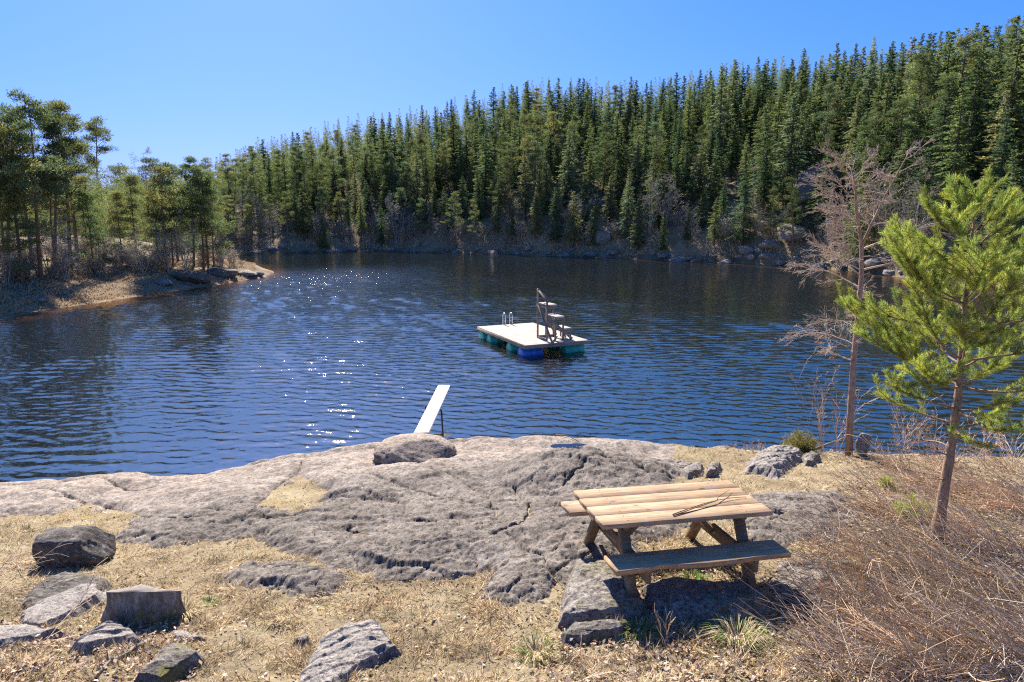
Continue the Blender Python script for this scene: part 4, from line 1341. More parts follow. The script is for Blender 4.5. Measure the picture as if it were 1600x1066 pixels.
# ------------------------------------------------------------------ bare trees and undergrowth along the far shore
ba = [bare(81, 9, 6, .55, 2, 3, .055), bare(82, 10, 3, .5, 2, 3, .07), bare(83, 7, 5, .6, 2, 3, .045), bare(84, 11, 1, .5, 3, 3, .09)]
ba_pool = Pool([tree_proto('bare_tree', t, c, M_alder, M_alder, smooth=False) for t, c in ba])
BARE = [(395, 285, 392, 1, 'pale bare birch among the dark trees right of the pine point'), (425, 305, 390, 0, 'grey leafless alder near the narrow end of the lake'), (465, 330, 388, 3, 'slim bare tree in the shade left of the diving board'), (500, 318, 388, 0, 'wide bare alder in the shade at the far shore'),
        (540, 330, 388, 1, 'bare tree left of the two alders above the diving board'), (585, 325, 388, 0, 'brownish alder left of the diving board top'), (622, 300, 388, 2, 'tall grey bare tree above the diving board'), (690, 330, 390, 0, 'low bushy alder at the sunlit shore gap'), (725, 335, 392, 2, 'low alder at the shore left of the raft'),
        (770, 345, 394, 2, 'small bare bush-like tree above the raft ladder'), (905, 290, 396, 0, 'greyish bare alder left of the big grey boulder'), (1012, 258, 402, 1, 'tall many-stemmed bare tree right of the big grey boulder'), (1035, 270, 403, 0, 'second stem group beside the tall many-stemmed bare tree'), (1075, 330, 406, 2, 'low bare tree above the tabletop'),
        (1120, 330, 408, 2, 'low bare alder left of the dark cliff'), (1180, 335, 412, 0, 'bare alder at the shore before the dark cliff'), (1380, 245, 428, 0, 'large grey bare alder behind the birch on the far bank'), (1425, 262, 432, 2, 'grey bare alder right behind the tip of the birch'), (1340, 275, 425, 1, 'grey bare tree on the far bank behind the birch crown')]
for px, top, bot, pr, lb in BARE:
    u = (px - 800) / F; ysh = np.interp(u, HU, SHY); y = ysh + 2.2 + 2.5 * rf_.random(); x = u * y; z = float(hill(np.array(x), np.array(y)))
    hh = PD(px, top, y)[2] - z; s = hh / (9, 10, 7, 11)[pr] * 1.0
    o = ba_pool.put(pr, (x, y, z - .1), 6.28 * rf_.random(), (s * 1.05, s * 1.05, s)); tag(o, lb, 'bare tree', 'bare trees along the far shore')
und = [bare(90 + k, 2.2, 9, .7, 2, 2, .02, .8) for k in range(3)]
g = Geo()
for k in range(270):
    u = -.44 + 1.3 * rf_.random(); ysh = np.interp(u, HU, SHY); y = ysh + 2.6 + 13 * rf_.random() ** 1.6; x = u * y; z = float(hill(np.array(x), np.array(y)))
    if z < .25: continue
    t_, c_ = und[k % 3]; s = .5 + .9 * rf_.random(); a = rf_.random() * 6.28; ca, sa = math.cos(a) * s, math.sin(a) * s
    for q in (t_, c_):
        v = q.v[0]; g.add(np.stack([x + (v[:, 0] * ca - v[:, 1] * sa) * 1.2, y + (v[:, 0] * sa + v[:, 1] * ca) * 1.2, z + v[:, 2] * s], 1), q.f[4][0], q.c[4][0] * (.7 + .5 * rf_.random()))
tag(link('undergrowth', g.mesh('undergrowth', M_alder)), 'tangled leafless undergrowth along the far bank', 'undergrowth', None, 'stuff')

n = 30000; u = -.42 + 1.25 * rf_.random(n); y = np.interp(u, HU, SHY) + .2 + 5.5 * rf_.random(n) ** 1.5; x = u * y; z = hill(x, y)
m = (z > .1) & (fbm(x * .15, y * .15, 3, 300) > -.12); b = np.stack([x, y, z], 1)[m]; n = len(b); d = unit(n, rf_); d[:, 2] = np.abs(d[:, 2]) * .6 + .25
v, f = diamonds(b, d, .2 + .25 * rf_.random(n), .07 + .06 * rf_.random(n), unit(n, rf_) + np.array([0, -.5, 1]))
tag(link('bank_grass', Geo().add(v, f, tints(n, rf_, .7, 1.2, .05) * np.array([.56, .45, .29])).mesh('bank_grass', M_straw)), 'pale dry grass along the far bank', 'dry grass', None, 'stuff')

# shore boulders
br = [boulder_geo(100 + k, (1, .8, .6), 10, .15, .12, 4).mesh('shore_rock', M_shrock, True) for k in range(5)]
for n in range(90):
    px = 400 + 1060 * (n + rf_.random()) / 90
    u = (px - 800) / F; ysh = np.interp(u, HU, SHY); y = ysh - .5 + 1.6 * rf_.random(); x = u * y; z = max(-.1, float(hill(np.array(x), np.array(y))))
    s = .35 + .9 * rf_.random() ** 2.5
    lm = [q for a, b, q in LM if a <= px < b]; lm = lm[0] if lm else 'left of the glittering water'
    o = link('shore_rock', br[n % 5], None, (x, y, z + .08 * s), 6.28 * rf_.random()); o.scale = (s * 1.3, s, s * .8)
    tag(o, f'grey stone at the far waterline {lm}, one of many', 'rock', f'stones at the far waterline {lm}')
def shore_rock(px, base, w, hgt, label, seed, mat, back=2.5):
    u = (px - 800) / F; ysh = np.interp(u, HU, SHY); y = ysh + back; x = u * y; z = float(hill(np.array(x), np.array(y)))
    k = y / F
    g = boulder_geo(seed, (w * k / 2, w * k * .4, hgt * k / 1.7), 12, .15, .14, 5)
    tag(link('boulder', g.mesh('boulder', mat, True), None, (x, y, z + hgt * k * .42)), label, 'boulder')
shore_rock(941, 398, 27, 24, 'big pale grey boulder at the far shore under the spruces', 121, M_shrock)
shore_rock(1268, 385, 80, 70, 'dark rocky cliff under the trees left of the birch', 122, M_rockd, 9)
shore_rock(1235, 410, 60, 26, 'low grey rock hump at the foot of the dark cliff', 123, M_shrock, 3)
shore_rock(1200, 412, 40, 14, 'flat grey boulder on the bank left of the dark cliff', 124, M_shrock, 1.5)
shore_rock(1165, 411, 34, 14, 'small grey boulder on the bank above the right end of the table', 125, M_shrock, 1.2)

# ------------------------------------------------------------------ the pine point at the left
def PG(px, py):
    z = 1.0
    for _ in range(25):
        p = P(px, py, z); z = .6 * z + .4 * float(pen(np.array([p[0]]), np.array([p[1]]))[0])
    p = P(px, py, z); return np.array([p[0], p[1], z])


SP_ = [pine(201, 14, .40, 3.0, 170, .05), pine(202, 14, .48, 2.6, 140, .07), pine(203, 14, .36, 2.9, 170, .04), pine(204, 10, .40, 2.2, 95, .10), pine(205, 9, .22, 2.0, 120, .03)]
sc_pool = Pool([tree_proto('pine_tree', t, c, M_pbark, M_pine) for t, c in SP_]); SH = (14, 14, 14, 10, 9)
PINES = [(-25, 440, 140, 0), (22, 432, 172, 1), (71, 438, 153, 0), (110, 418, 160, 2), (161, 384, 190, 0), (118, 408, 168, 1), (201, 380, 262, 3), (240, 384, 250, 3), (256, 424, 262, 3), (304, 414, 245, 2), (324, 420, 275, 4), (280, 408, 258, 4),
         (45, 442, 200, 3), (5, 420, 225, 2), (140, 404, 280, 4), (95, 425, 265, 3), (-60, 445, 170, 2), (-110, 450, 150, 1), (335, 414, 300, 4), (88, 425, 190, 1), (52, 420, 185, 0), (222, 392, 285, 4), (272, 415, 290, 4), (312, 420, 262, 3), (212, 405, 275, 4), (190, 410, 300, 4), (150, 430, 300, 4), (35, 445, 300, 4), (248, 418, 300, 4), (-5, 435, 195, 0)]
PL = ['pine with its trunk on the left edge of the photo', 'slender pine with a dark trunk near the left edge', 'tallest pine on the point, with a bare lower trunk', 'broad-crowned pine between the tallest pine and the sloping one', 'pine with layered dark branches reaching right over the open sky',
      'tall pine crowded behind the broad-crowned pine', 'short pine on the rise with a thin crown', 'pine with a sparse crown standing on the rise by the low gap', 'leaning slender pine at the rocky shore of the point', 'full-crowned pine near the tip of the point', 'last pine on the tip with light branches reaching over the water', 'bushy yellowish pine left of the tip pines',
      'thin young pine in front of the tall ones at the left shore', 'dense low pine at the left edge behind the slender trunk', 'low yellow-green pine under the layered pine', 'small pine in the shade of the tallest pine', 'tall pine just outside the left edge', 'pine further along the left shore', 'small pine low on the tip behind the last pine', 'slender pine close behind the tallest pine', 'pine with a wide top between the two left pines', 'small pine in the gap left of the leaning pine', 'small pine right behind the leaning pine', 'pine with thin crown between the two tip pines', 'round young pine in the middle gap of the point', 'low pine in front of the layered pine trunk', 'low bushy pine at the shore below the layered pine', 'low bushy pine at the shore of the left edge', 'bushy low pine left of the leaning pine foot', 'dark pine half cut by the left edge']
for (px, b, t, pr), lb in zip(PINES, PL):
    p = PG(px, b); top = PD(px, t, p[1])[2]; s = (top - p[2]) / SH[pr]
    o = sc_pool.put(pr, (p[0], p[1], p[2] - .15), 6.28 * rf_.random(), (s * 1.02, s * 1.02, s)); tag(o, lb, 'pine', 'pines on the point')
for px, b, t, pr, lb in ((214, 386, 240, 3, 'bare dead-topped birch rising beside the short pine'), (60, 436, 330, 1, 'bare birch among the left pine trunks'), (30, 440, 345, 2, 'bare shrubby birch at the left shore'), (150, 425, 335, 0, 'bare many-stemmed alder under the layered pine'), (105, 440, 340, 2, 'leafless alder between the left pine trunks'),
                         (178, 428, 350, 2, 'bare alder above the straw-coloured shore'), (265, 428, 345, 2, 'bare alder beside the leaning pine'), (290, 424, 330, 0, 'leafless alder near the tip pines'), (225, 430, 352, 2, 'low bare alder in the middle of the point'), (345, 420, 345, 2, 'bare alder on the outermost tip'), (80, 430, 315, 0, 'tall bare alder behind the left trunks'), (10, 445, 350, 2, 'low bare alder at the left edge')):
    p = PG(px, b); top = PD(px, t, p[1])[2]; s = (top - p[2]) / (9, 10, 7, 11)[pr]
    o = ba_pool.put(pr, (p[0], p[1], p[2] - .1), 6.28 * rf_.random(), (s, s, s)); tag(o, lb, 'bare tree', 'bare trees on the point')
g = Geo()
for k in range(330):
    px = -60 + 440 * rf_.random(); py = np.interp(px, [-60, 0, 180, 300, 390], [455, 450, 436, 425, 424]) - 6 - 75 * rf_.random() ** 1.3
    p = PG(px, py)
    t_, c_ = und[k % 3]; s = .30 + .45 * rf_.random(); a = rf_.random() * 6.28; ca, sa = math.cos(a) * s, math.sin(a) * s
    for q in (t_, c_):
        v = q.v[0]; g.add(np.stack([p[0] + (v[:, 0] * ca - v[:, 1] * sa) * 1.2, p[1] + (v[:, 0] * sa + v[:, 1] * ca) * 1.2, p[2] + v[:, 2] * s], 1), q.f[4][0], q.c[4][0] * (.7 + .5 * rf_.random()))
tag(link('point_brushwood', g.mesh('point_brushwood', M_alder)), 'low brown brushwood under the pines on the point', 'undergrowth', None, 'stuff')
# straw along the water of the point
n = 26000; px = -120 + 520 * rf_.random(n); sh = np.interp(px, [-120, 0, 90, 180, 240, 300, 360], [510, 496, 481, 468, 459, 450, 441]); py = sh - 2 - 34 * rf_.random(n) ** 1.3
p = P(px, py, .5); z = pen(p[0], p[1]); p = P(px, py, z); z = pen(p[0], p[1])
m = z > .05; b = np.stack([p[0], p[1], z], 1)[m]; n = len(b); d = unit(n, rf_) * .6; d[:, 2] = np.abs(d[:, 2]) + .5
v, f = diamonds(b, d * np.array([1, 1, .6]), .10 + .16 * rf_.random(n), .035 + .03 * rf_.random(n), unit(n, rf_))
tag(link('shore_straw', Geo().add(v, f, tints(n, rf_, .7, 1.2, .05) * np.array([.50, .37, .22])).mesh('shore_straw', M_straw)), 'straw-coloured dry grass along the waterline of the point', 'dry grass', None, 'stuff')
for n, (px, py, w_, hg, lb) in enumerate([(300, 437, 60, 18, 'dark rock at the waterline below the leaning pine'), (345, 430, 50, 16, 'dark rock ledge near the tip of the point'), (385, 430, 40, 9, 'flat tilted rock slab at the end of the point'), (404, 430, 20, 7, 'outermost low rock of the point'), (255, 444, 36, 9, 'low grey rock in the straw left of the leaning pine'), (60, 470, 30, 6, 'small stone on the straw-coloured shore')]):
    p = PG(px, py); k = p[1] / F
    g = boulder_geo(140 + n, (w_ * k / 2, w_ * k * .45, hg * k / 1.5), 12, .1, .16, 5)
    tag(link('boulder', g.mesh('boulder', M_rockd if n < 2 else M_shrock, True), None, (p[0], p[1], p[2] + hg * k * .2)), lb, 'boulder')

# ------------------------------------------------------------------ young green pine in the foreground
rg = np.random.default_rng(77)
b0 = G(1462, 848); yb = b0[1]
tp = np.array([PD(a, b, yb + c) for a, b, c in ((1462, 856, 0), (1474, 770, .02), (1488, 690, .05), (1497, 620, .08), (1503, 550, .1), (1508, 480, .1), (1513, 420, .1), (1519, 365, .1), (1525, 330, .1), (1531, 300, .1))]) - b0
yp = tag(link('young_pine', None, None, tuple(b0)), 'young bright green pine with a leaning brown trunk among the brushwood at the right', 'pine')
T = Geo(); tr = np.array([.072, .055, .047, .041, .035, .028, .021, .015, .010, .007])
ti = np.linspace(0, 9, 40); tpi = np.stack([np.interp(ti, range(10), tp[:, k]) for k in range(3)], 1); tri = np.interp(ti, range(10), tr) * (1 + .05 * rg.normal(size=40))
T.tube(tpi, tri, 12)
part('trunk', T, M_ybark, yp, True)
BR = Geo(); sh0, sh1 = [], []          # branches and shoots


def at_py(py):
    t = np.interp(-py, [-856, -770, -690, -620, -550, -480, -420, -365, -330, -300], range(10))
    return np.array([np.interp(t, range(10), tp[:, k]) for k in range(3)]), np.interp(t, range(10), tr)


def pbranch(p, az, elev, ln, r, dens=1.0, needles=True):
    d = np.array([math.cos(az) * math.cos(elev), math.sin(az) * math.cos(elev), math.sin(elev)])
    n = max(4, int(ln / .14)); pts = [p]
    for j in range(n):
        d = d + rg.normal(size=3) * .07 + np.array([0, 0, .075]); d /= np.linalg.norm(d); pts.append(pts[-1] + d * ln / n)
    BR.tube(pts, np.linspace(r, .005, n + 1), 6, None, False)
    if not needles: return pts
    side = np.array([-d[1], d[0], 0]); side /= np.linalg.norm(side) + 1e-6
    for j in range(1, n + 1):
        s = j / n
        if s < .28: continue
        for sg in (-1, 1):
            if rg.random() < dens * .92:
                l2 = (.20 * ln * (1.15 - s) + .13) * (.75 + .5 * rg.random())
                e = d * .8 + side * sg * (.75 + .25 * rg.random()) + np.array([0, 0, .22 + .25 * rg.random()]); e /= np.linalg.norm(e)
                m = max(1, int(round(l2 / .20))); q = pts[j]
                for k in range(m):
                    e = e + np.array([0, 0, .20]) + rg.normal(size=3) * .08; e /= np.linalg.norm(e); q2 = q + e * l2 / m
                    BR.sticks([q], [q2], .005, .003, 4); sh0.append(q); sh1.append(q2)
                    if k >= 0 and rg.random() < .7:
                        e2 = e + side * rg.choice([-1, 1]) * .8 + np.array([0, 0, .35]) + rg.normal(size=3) * .15; e2 /= np.linalg.norm(e2); l3 = .11 + .07 * rg.random()
                        BR.sticks([q2], [q2 + e2 * l3], .004, .002, 4); sh0.append(q2); sh1.append(q2 + e2 * l3)
                    q = q2
        if s > .55: sh0.append(pts[j - 1]); sh1.append(pts[j])
    sh0.append(pts[-1]); sh1.append(pts[-1] + d * .16)
    return pts


WH = [(668, .72, -.05, 3, .35), (640, .88, .02, 4, .6), (600, 1.05, .10, 5, .95), (565, 1.2, .12, 6, 1), (525, 1.15, .18, 6, 1), (480, 1.05, .26, 6, 1), (435, .88, .36, 6, 1), (395, .66, .48, 5, .95), (362, .40, .75, 5, .7)]
for wi, (py, ln, el, n, dn) in enumerate(WH):
    p, r = at_py(py); a0 = [.2, 3.2, 3.0, .4, 3.3, .3, 2.9, 0, .5, .9][wi]
    for k in range(n):
        az = a0 + k * 2 * PI / n + rg.normal() * .15
        pbranch(p + np.array([0, 0, .03 * rg.normal()]), az, el + .1 * rg.normal(), ln * (.87 + .24 * rg.random()), max(.007, r * .40), dn)
for py, ln in ((700, .75), (690, .6), (712, .5), (725, .35), (745, .3)):                # dead twigs low on the trunk
    p, r = at_py(py); az = rg.random() * 6.28
    out = []; grow(rg, out, p, np.array([math.cos(az), math.sin(az), .15]), ln, .009, 2, 2, .5, 0, .15, .5, 4); a = np.array(out); BR.sticks(a[:, :3], a[:, 3:6], a[:, 6], a[:, 7], 4)
sh0 += [tpi[-3], tpi[-1]]; sh1 += [tpi[-1], tpi[-1] + np.array([.01, 0, .06])]
part('branches', BR, M_ybark, yp)
sh0 = np.array(sh0); sh1 = np.array(sh1); ns = len(sh0)
nn = 150; n = ns * nn; k = np.repeat(np.arange(ns), nn); t = rg.random(n)
ax_ = (sh1 - sh0); ll = np.linalg.norm(ax_, axis=1, keepdims=True); ax_ = ax_ / ll
p = sh0[k] + (sh1 - sh0)[k] * t[:, None]
d = unit(n, rg); d = d - ax_[k] * (d * ax_[k]).sum(1, keepdims=True); d /= np.linalg.norm(d, axis=1, keepdims=True)
d = d * .8 + ax_[k] * (.75 + .6 * rg.random(n))[:, None]
tn = np.repeat(tints(ns, rg, .55, 1.25, .10), nn, 0) * tints(n, rg, .75, 1.2, .05)
v, f = diamonds(p, d, .052 + .028 * rg.random(n), .0042, unit(n, rg))
part('needles', Geo().add(v, f, tn), M_young, yp)
print('pine shoots', ns)

# ------------------------------------------------------------------ bare birch at the water's edge
rg = np.random.default_rng(5)
b0 = G(1326, 712); yb = b0[1]
bi = tag(link('birch_tree', None, None, tuple(b0)), 'leafless birch with reddish bark and drooping fine twigs at the water edge', 'birch')
main = np.array([PD(a, b, yb + c) for a, b, c in ((1326, 712, 0), (1329, 640, 0), (1333, 570, .05), (1340, 500, .1), (1346, 430, .1), (1346, 380, .1), (1338, 330, .05), (1336, 290, 0), (1330, 262, 0))]) - b0
lead = np.array([PD(a, b, yb + c) for a, b, c in ((1346, 385, .1), (1362, 350, .05), (1384, 305, .0), (1404, 268, -.05), (1424, 232, -.1))]) - b0
T = Geo().tube(main, np.linspace(.068, .012, 9), 9); T.tube(lead, np.linspace(.028, .005, 5), 7)
part('trunk', T, M_birch, bi, True)
out = []
def along(pl, t):
    q = t * (len(pl) - 1); return np.array([np.interp(q, range(len(pl)), pl[:, k]) for k in range(3)])
for k in range(30):
    t = .24 + .74 * (k + rg.random()) / 30; p = along(main, t)
    az = rg.choice([PI + rg.normal() * .7, rg.normal() * .9], p=[.66, .34]); ln = (1.10 if math.cos(az) < 0 else .75) * (1.15 - .55 * t) * (.6 + .5 * rg.random())
    if .3 < t < .55 and math.cos(az) < -.5: ln *= 1.15
    grow(rg, out, p, np.array([math.cos(az), math.sin(az), .45 - .25 * (1 - t) + .3 * t]), ln, .012 * (1.1 - .6 * t), 2, 3, .42, -.04 + .06 * t, .13, .50, 6, .25)
for k in range(18):
    t = .12 + .88 * rg.random(); p = along(lead, t); az = rg.random() * 6.28
    grow(rg, out, p, np.array([math.cos(az), math.sin(az), .5]), .62 * (.6 + .6 * rg.random()) * (1.15 - .6 * t), .008, 2, 2, .45, -.02, .13, .52, 5, .25)
for az, t in ((.1, .52), (-.2, .60)):
    grow(rg, out, along(main, t), np.array([math.cos(az), math.sin(az), .5]), 1.5, .02, 2, 2, .4, -.01, .09, .42, 7, .2)
part('twigs', geo_from(out, rg, 4, minr=.0026), M_twig, bi)
print('birch twigs', len(out))

# ------------------------------------------------------------------ dry grass, leaf litter
rg = np.random.default_rng(9)


def sample(n, pxr=(-140, 1760), pyr=(690, 1100)):
    """points on the soil, about evenly spread as seen from the path"""
    e = np.linspace(0, 1, n); rg.shuffle(e)
    yv = np.interp(e, np.linspace(0, 1, 200), ys_between(3.9, 14.6, 200)); u = -.88 + 1.76 * rg.random(n)
    x = u * (yv + 1.5) * .98; y = yv
    z = soil(x, y) + np.where(y < crest(x), .034 * fbm(x * 5, y * 5, 4, 80), 0)
    px, py = proj(x, y, z)
    m = (y < crest(x) + .15) & (z > .12)
    return x[m], y[m], z[m], px[m], py[m]


PALETTE = np.array([1.12, 1.14, 1.24]) * np.array([(.55, .415, .225), (.60, .48, .30), (.43, .30, .155), (.16, .10, .055), (.21, .19, .055), (.55, .40, .07), (.15, .22, .045)])
x, y, z, px, py = sample(330000)
rm = rockmask(x, y)
# thin cover spills a little over the edge of the rock and fills hollows
dens = sstep(.06, -.05, rm + .05 * fbm(x * 5, y * 5, 3, 120))
hol = np.array([fbm(x * 2.2, y * 2.2, 4, 130)])[0]
dens = dens * (.35 + .65 * sstep(-.28, .02, fbm(x * 1.6, y * 1.6, 4, 190)))
k = rg.random(len(x)) < dens
x, y, z, px, py, rm, hol = [q[k] for q in (x, y, z, px, py, rm, hol)]
n = len(x); print('blades', n)
patch = fbm(x * 1.1, y * 1.1, 4, 140); patch2 = fbm(x * 2.7, y * 2.7, 3, 150)
right = sstep(1220, 1420, px)
w = np.stack([1 + 0 * x, .9 + patch * 1.5, .6 + 1.0 * right + .8 * (patch2 > .1), .25 + .9 * right + 1.2 * (patch2 > .18), .10 + 1.6 * np.maximum(0, patch - .12) * 3, .04 + 0 * x, .015 + 0 * x], 1)
hole = sdpoly(x, y, HOLE) > -.05
w[hole, 5] = 2.6; w[hole, 3] = .2
gx = np.exp(-((px - 1055) / 75) ** 2 - ((py - 712) / 16) ** 2) + np.exp(-((px - 1080) / 40) ** 2 - ((py - 905) / 16) ** 2) + np.exp(-((px - 1090) / 30) ** 2 - ((py - 815) / 14) ** 2)
w[:, 6] += .8 * gx; w[:, 4] += 1.2 * gx
yl = np.exp(-((px - 120) / 120) ** 2 - ((py - 812) / 14) ** 2); w[:, 5] += .8 * yl
w = np.clip(w, 0, None); cw = np.cumsum(w, 1); cw /= cw[:, -1:]
ci = (rg.random(n)[:, None] > cw).sum(1)
col = PALETTE[ci] * (.65 + .6 * rg.random(n))[:, None] * np.clip(1 + 1.1 * patch2, .6, 1.3)[:, None] * (1 - .22 * right)[:, None]
az = 2.5 * PI * fbm(x * .8, y * .8, 2, 180) + 1.1 * rg.normal(size=n)
rise = np.where(rg.random(n) < .76, .06 + .35 * rg.random(n), .5 + 1.2 * rg.random(n))
clump = np.clip(.8 + 1.5 * fbm(x * 2.6, y * 2.6, 4, 160), .3, 1.9)
d = np.stack([np.cos(az), np.sin(az), rise], 1)
L = (.045 + .085 * rg.random(n)) * clump; L = np.where(hole, L * .6, L)
base = np.stack([x, y, z - .004 + .03 * np.maximum(0, clump - .8) * rg.random(n)], 1)
v, f = diamonds(base, d, L, .0045 + .0035 * rg.random(n), unit(n, rg) * .7 + np.array([0, 0, 1.]))
tag(link('dry_grass', Geo().add(v, f, col).mesh('dry_grass', M_straw)), 'matted straw-coloured dry grass between the rocks', 'dry grass', None, 'stuff')

x, y, z, px, py = sample(90000)
rm = rockmask(x, y)
den = .07 + .6 * sstep(950, 1010, py) * sstep(340, 250, px) + .5 * sstep(960, 1010, py) * sstep(820, 920, px) + .7 * np.exp(-((px - 1090) / 110) ** 2 - ((py - 915) / 28) ** 2) + .35 * sstep(1220, 1400, px)
den = den * (.4 + 1.2 * sstep(-.2, .25, fbm(x * 2, y * 2, 3, 170)))
k = (rg.random(len(x)) < den) & (rm < .12)
x, y, z, px, py = [q[k] for q in (x, y, z, px, py)]; n = len(x)
LC = np.array([(.28, .18, .115), (.40, .28, .19), (.50, .38, .28), (.58, .48, .385), (.17, .105, .07)])
az = rg.random(n) * 6.28
d = np.stack([np.cos(az), np.sin(az), .5 * rg.normal(size=n)], 1)
v, f = diamonds(np.stack([x, y, z + .012 + .02 * rg.random(n)], 1), d, .03 + .035 * rg.random(n), .017 + .017 * rg.random(n), unit(n, rg) * .55 + np.array([0, 0, 1.]))
v[1::4, 2] += .008 * rg.random(n); v[3::4, 2] += .008 * rg.random(n)
tag(link('leaf_litter', Geo().add(v, f, LC[rg.integers(0, 5, n)] * (.75 + .5 * rg.random(n))[:, None]).mesh('leaf_litter', M_litter)), 'brown fallen leaves scattered over the grass', 'dead leaves', None, 'stuff')


def gz(x, y):
    return float(soil(np.array([x]), np.array([y]))[0])


def GP(px, py):
    p = G(px, py); return p


def tuft(px, py, n, L, label, mixg=.5, spread=.10, name='grass_tuft', cols=None):
    p = G(px, py); a = rg.random(n) * 6.28; rr = spread * rg.random(n) ** .5
    b = np.stack([np.cos(a) * rr, np.sin(a) * rr, 0 * a - .01], 1)
    out = np.stack([np.cos(a), np.sin(a), .55 + 1.0 * rg.random(n)], 1) + unit(n, rg) * .3; out /= np.linalg.norm(out, axis=1, keepdims=True)
    l = L * (.5 + .6 * rg.random(n)); m = b + out * (l * .55)[:, None]; e = m + (out * np.array([1, 1, .1]) - np.array([0, 0, .25])) * (l * .5)[:, None]
    s = np.cross(out, [0, 0, 1.]); s /= np.linalg.norm(s, axis=1, keepdims=True) + 1e-6; w_ = .0035
    V = np.stack([b - s * w_, b + s * w_, m + s * w_ * .8, m - s * w_ * .8, e], 1).reshape(-1, 3)
    i = np.arange(n) * 5
    g = rg.random(n) < mixg
    c = np.where(g[:, None], np.array([.12, .19, .04]), np.array([.55, .44, .27])) * (.7 + .5 * rg.random(n))[:, None]
    G1 = Geo().add(V, np.stack([i, i + 1, i + 2, i + 3], 1), c)
    G1.f[3].append(np.stack([i + 3, i + 2, i + 4], 1)); G1.c[3].append(c)
    return tag(link(name, G1.mesh(name, M_straw), None, tuple(p)), label, 'grass tuft')


tuft(1152, 1000, 420, .30, 'big tuft of green and pale grass in front of the picnic table', .45, .13)
tuft(1000, 992, 170, .20, 'dark green grass tuft by the front left table leg', .75, .08)
tuft(285, 962, 420, .24, 'drooping straw tuft at the right of the mossy tree stump', .04, .12)
tuft(325, 945, 120, .12, 'small green tuft right of the drooping straw tuft', .7, .08)
tuft(1082, 908, 170, .16, 'bright green grass tuft under the front bench', .9, .09)
tuft(995, 905, 70, .09, 'little green tuft beside the front left table leg', .9, .05)
tuft(1092, 800, 140, .12, 'green and yellow grass tuft seen below the tabletop', .6, .14)
tuft(838, 1020, 220, .20, 'low grass tuft in the open grass below the rock', .35, .12)
tuft(40, 830, 150, .22, 'brown standing grass clump at the left shore', .05, .10)
tuft(425, 795, 120, .10, 'short brown tuft at the left end of the yellow hollow', .05, .08)
tuft(468, 796, 120, .10, 'short brown tuft at the lower end of the yellow hollow', .05, .09)
tuft(1120, 865, 90, .13, 'pale green tuft under the right end of the table', .6, .08)

# juniper bush and pine seedling
def needle_bush(px, py, wd, ht, nsh, mat, name, label, cat, nn=26, nl=.022, wn_=.0045):
    p = G(px, py); a = rg.random(nsh) * 6.28; r = wd * rg.random(nsh) ** .5
    b = np.stack([np.cos(a) * r * .25, np.sin(a) * r * .25, 0 * a], 1); t = np.stack([np.cos(a) * r, np.sin(a) * r, ht * (.45 + .6 * rg.random(nsh)) * (1.05 - .5 * (r / wd) ** 2)], 1)
    o = link(name, None, None, tuple(p)); part('stems', Geo().sticks(b, t, .006, .002, 4), M_pbark, o)
    k = np.repeat(np.arange(nsh), nn); s = .25 + .8 * rg.random(nsh * nn); q = b[k] + (t - b)[k] * s[:, None] + rg.normal(size=(nsh * nn, 3)) * .012
    ax = (t - b)[k]; ax /= np.linalg.norm(ax, axis=1, keepdims=True); d = unit(nsh * nn, rg) + ax * .7
    v, f = diamonds(q, d, nl * (1 + rg.random(nsh * nn)), wn_ * 1.3, unit(nsh * nn, rg))
    part('foliage', Geo().add(v, f, np.repeat(tints(nsh, rg, .7, 1.25), nn, 0)), mat, o); return tag(o, label, cat)


needle_bush(1250, 700, .36, .42, 260, M_junip, 'juniper_bush', 'small yellow-green juniper bush at the water edge', 'bush', 40, .024)
needle_bush(1432, 812, .30, .30, 60, M_young, 'pine_seedling', 'small green pine seedling in the brush left of the young pine trunk', 'pine', 60, .04, .004)
needle_bush(1385, 765, .12, .22, 14, M_young, 'pine_seedling', 'tiny green pine shoot poking out of the bare brush', 'pine', 50, .04, .004)

# leafless shrubs of the thicket
def shrub(px, py, n, az, azs, el, els, ln, r, label, colr=(1, 1, 1), side=3, lvl=1, name='bare_shrub', spread=.15, droop=-.03, minr=.0027, group='bare shrubs of the thicket'):
    p = G(px, py); out = []; cc = []
    for k in range(n):
        a = az + azs * rg.normal(); e = max(.03, el + els * rg.normal()); l = ln * (.55 + .6 * rg.random())
        b = np.array([spread * rg.normal(), spread * rg.normal(), 0]); b[2] = gz(p[0] + b[0], p[1] + b[1]) - p[2] - .02
        d = np.array([math.cos(a) * math.cos(e), math.sin(a) * math.cos(e), math.sin(e)])
        m = len(out); grow(rg, out, b, d, l, r * (.6 + .6 * rg.random()), lvl, 1, .35, droop, .07, .38, 8, .3)
        t = tints(1, rg, .6, 1.3, .10)[0] * np.array(colr); cc += [t] * (len(out) - m)
    a = np.array(out); c = np.array(cc)
    # keep stems above the ground
    for s in (0, 3):
        g0 = soil(a[:, s] + p[0], a[:, s + 1] + p[1]) - p[2] + .015; a[:, s + 2] = np.maximum(a[:, s + 2], g0)
    ge = Geo().sticks(a[:, :3], a[:, 3:6], np.maximum(a[:, 6], minr), np.maximum(a[:, 7], minr * .8), side, c)
    return tag(link(name, ge.mesh(name, M_stem), None, tuple(p)), label, 'shrub', group)


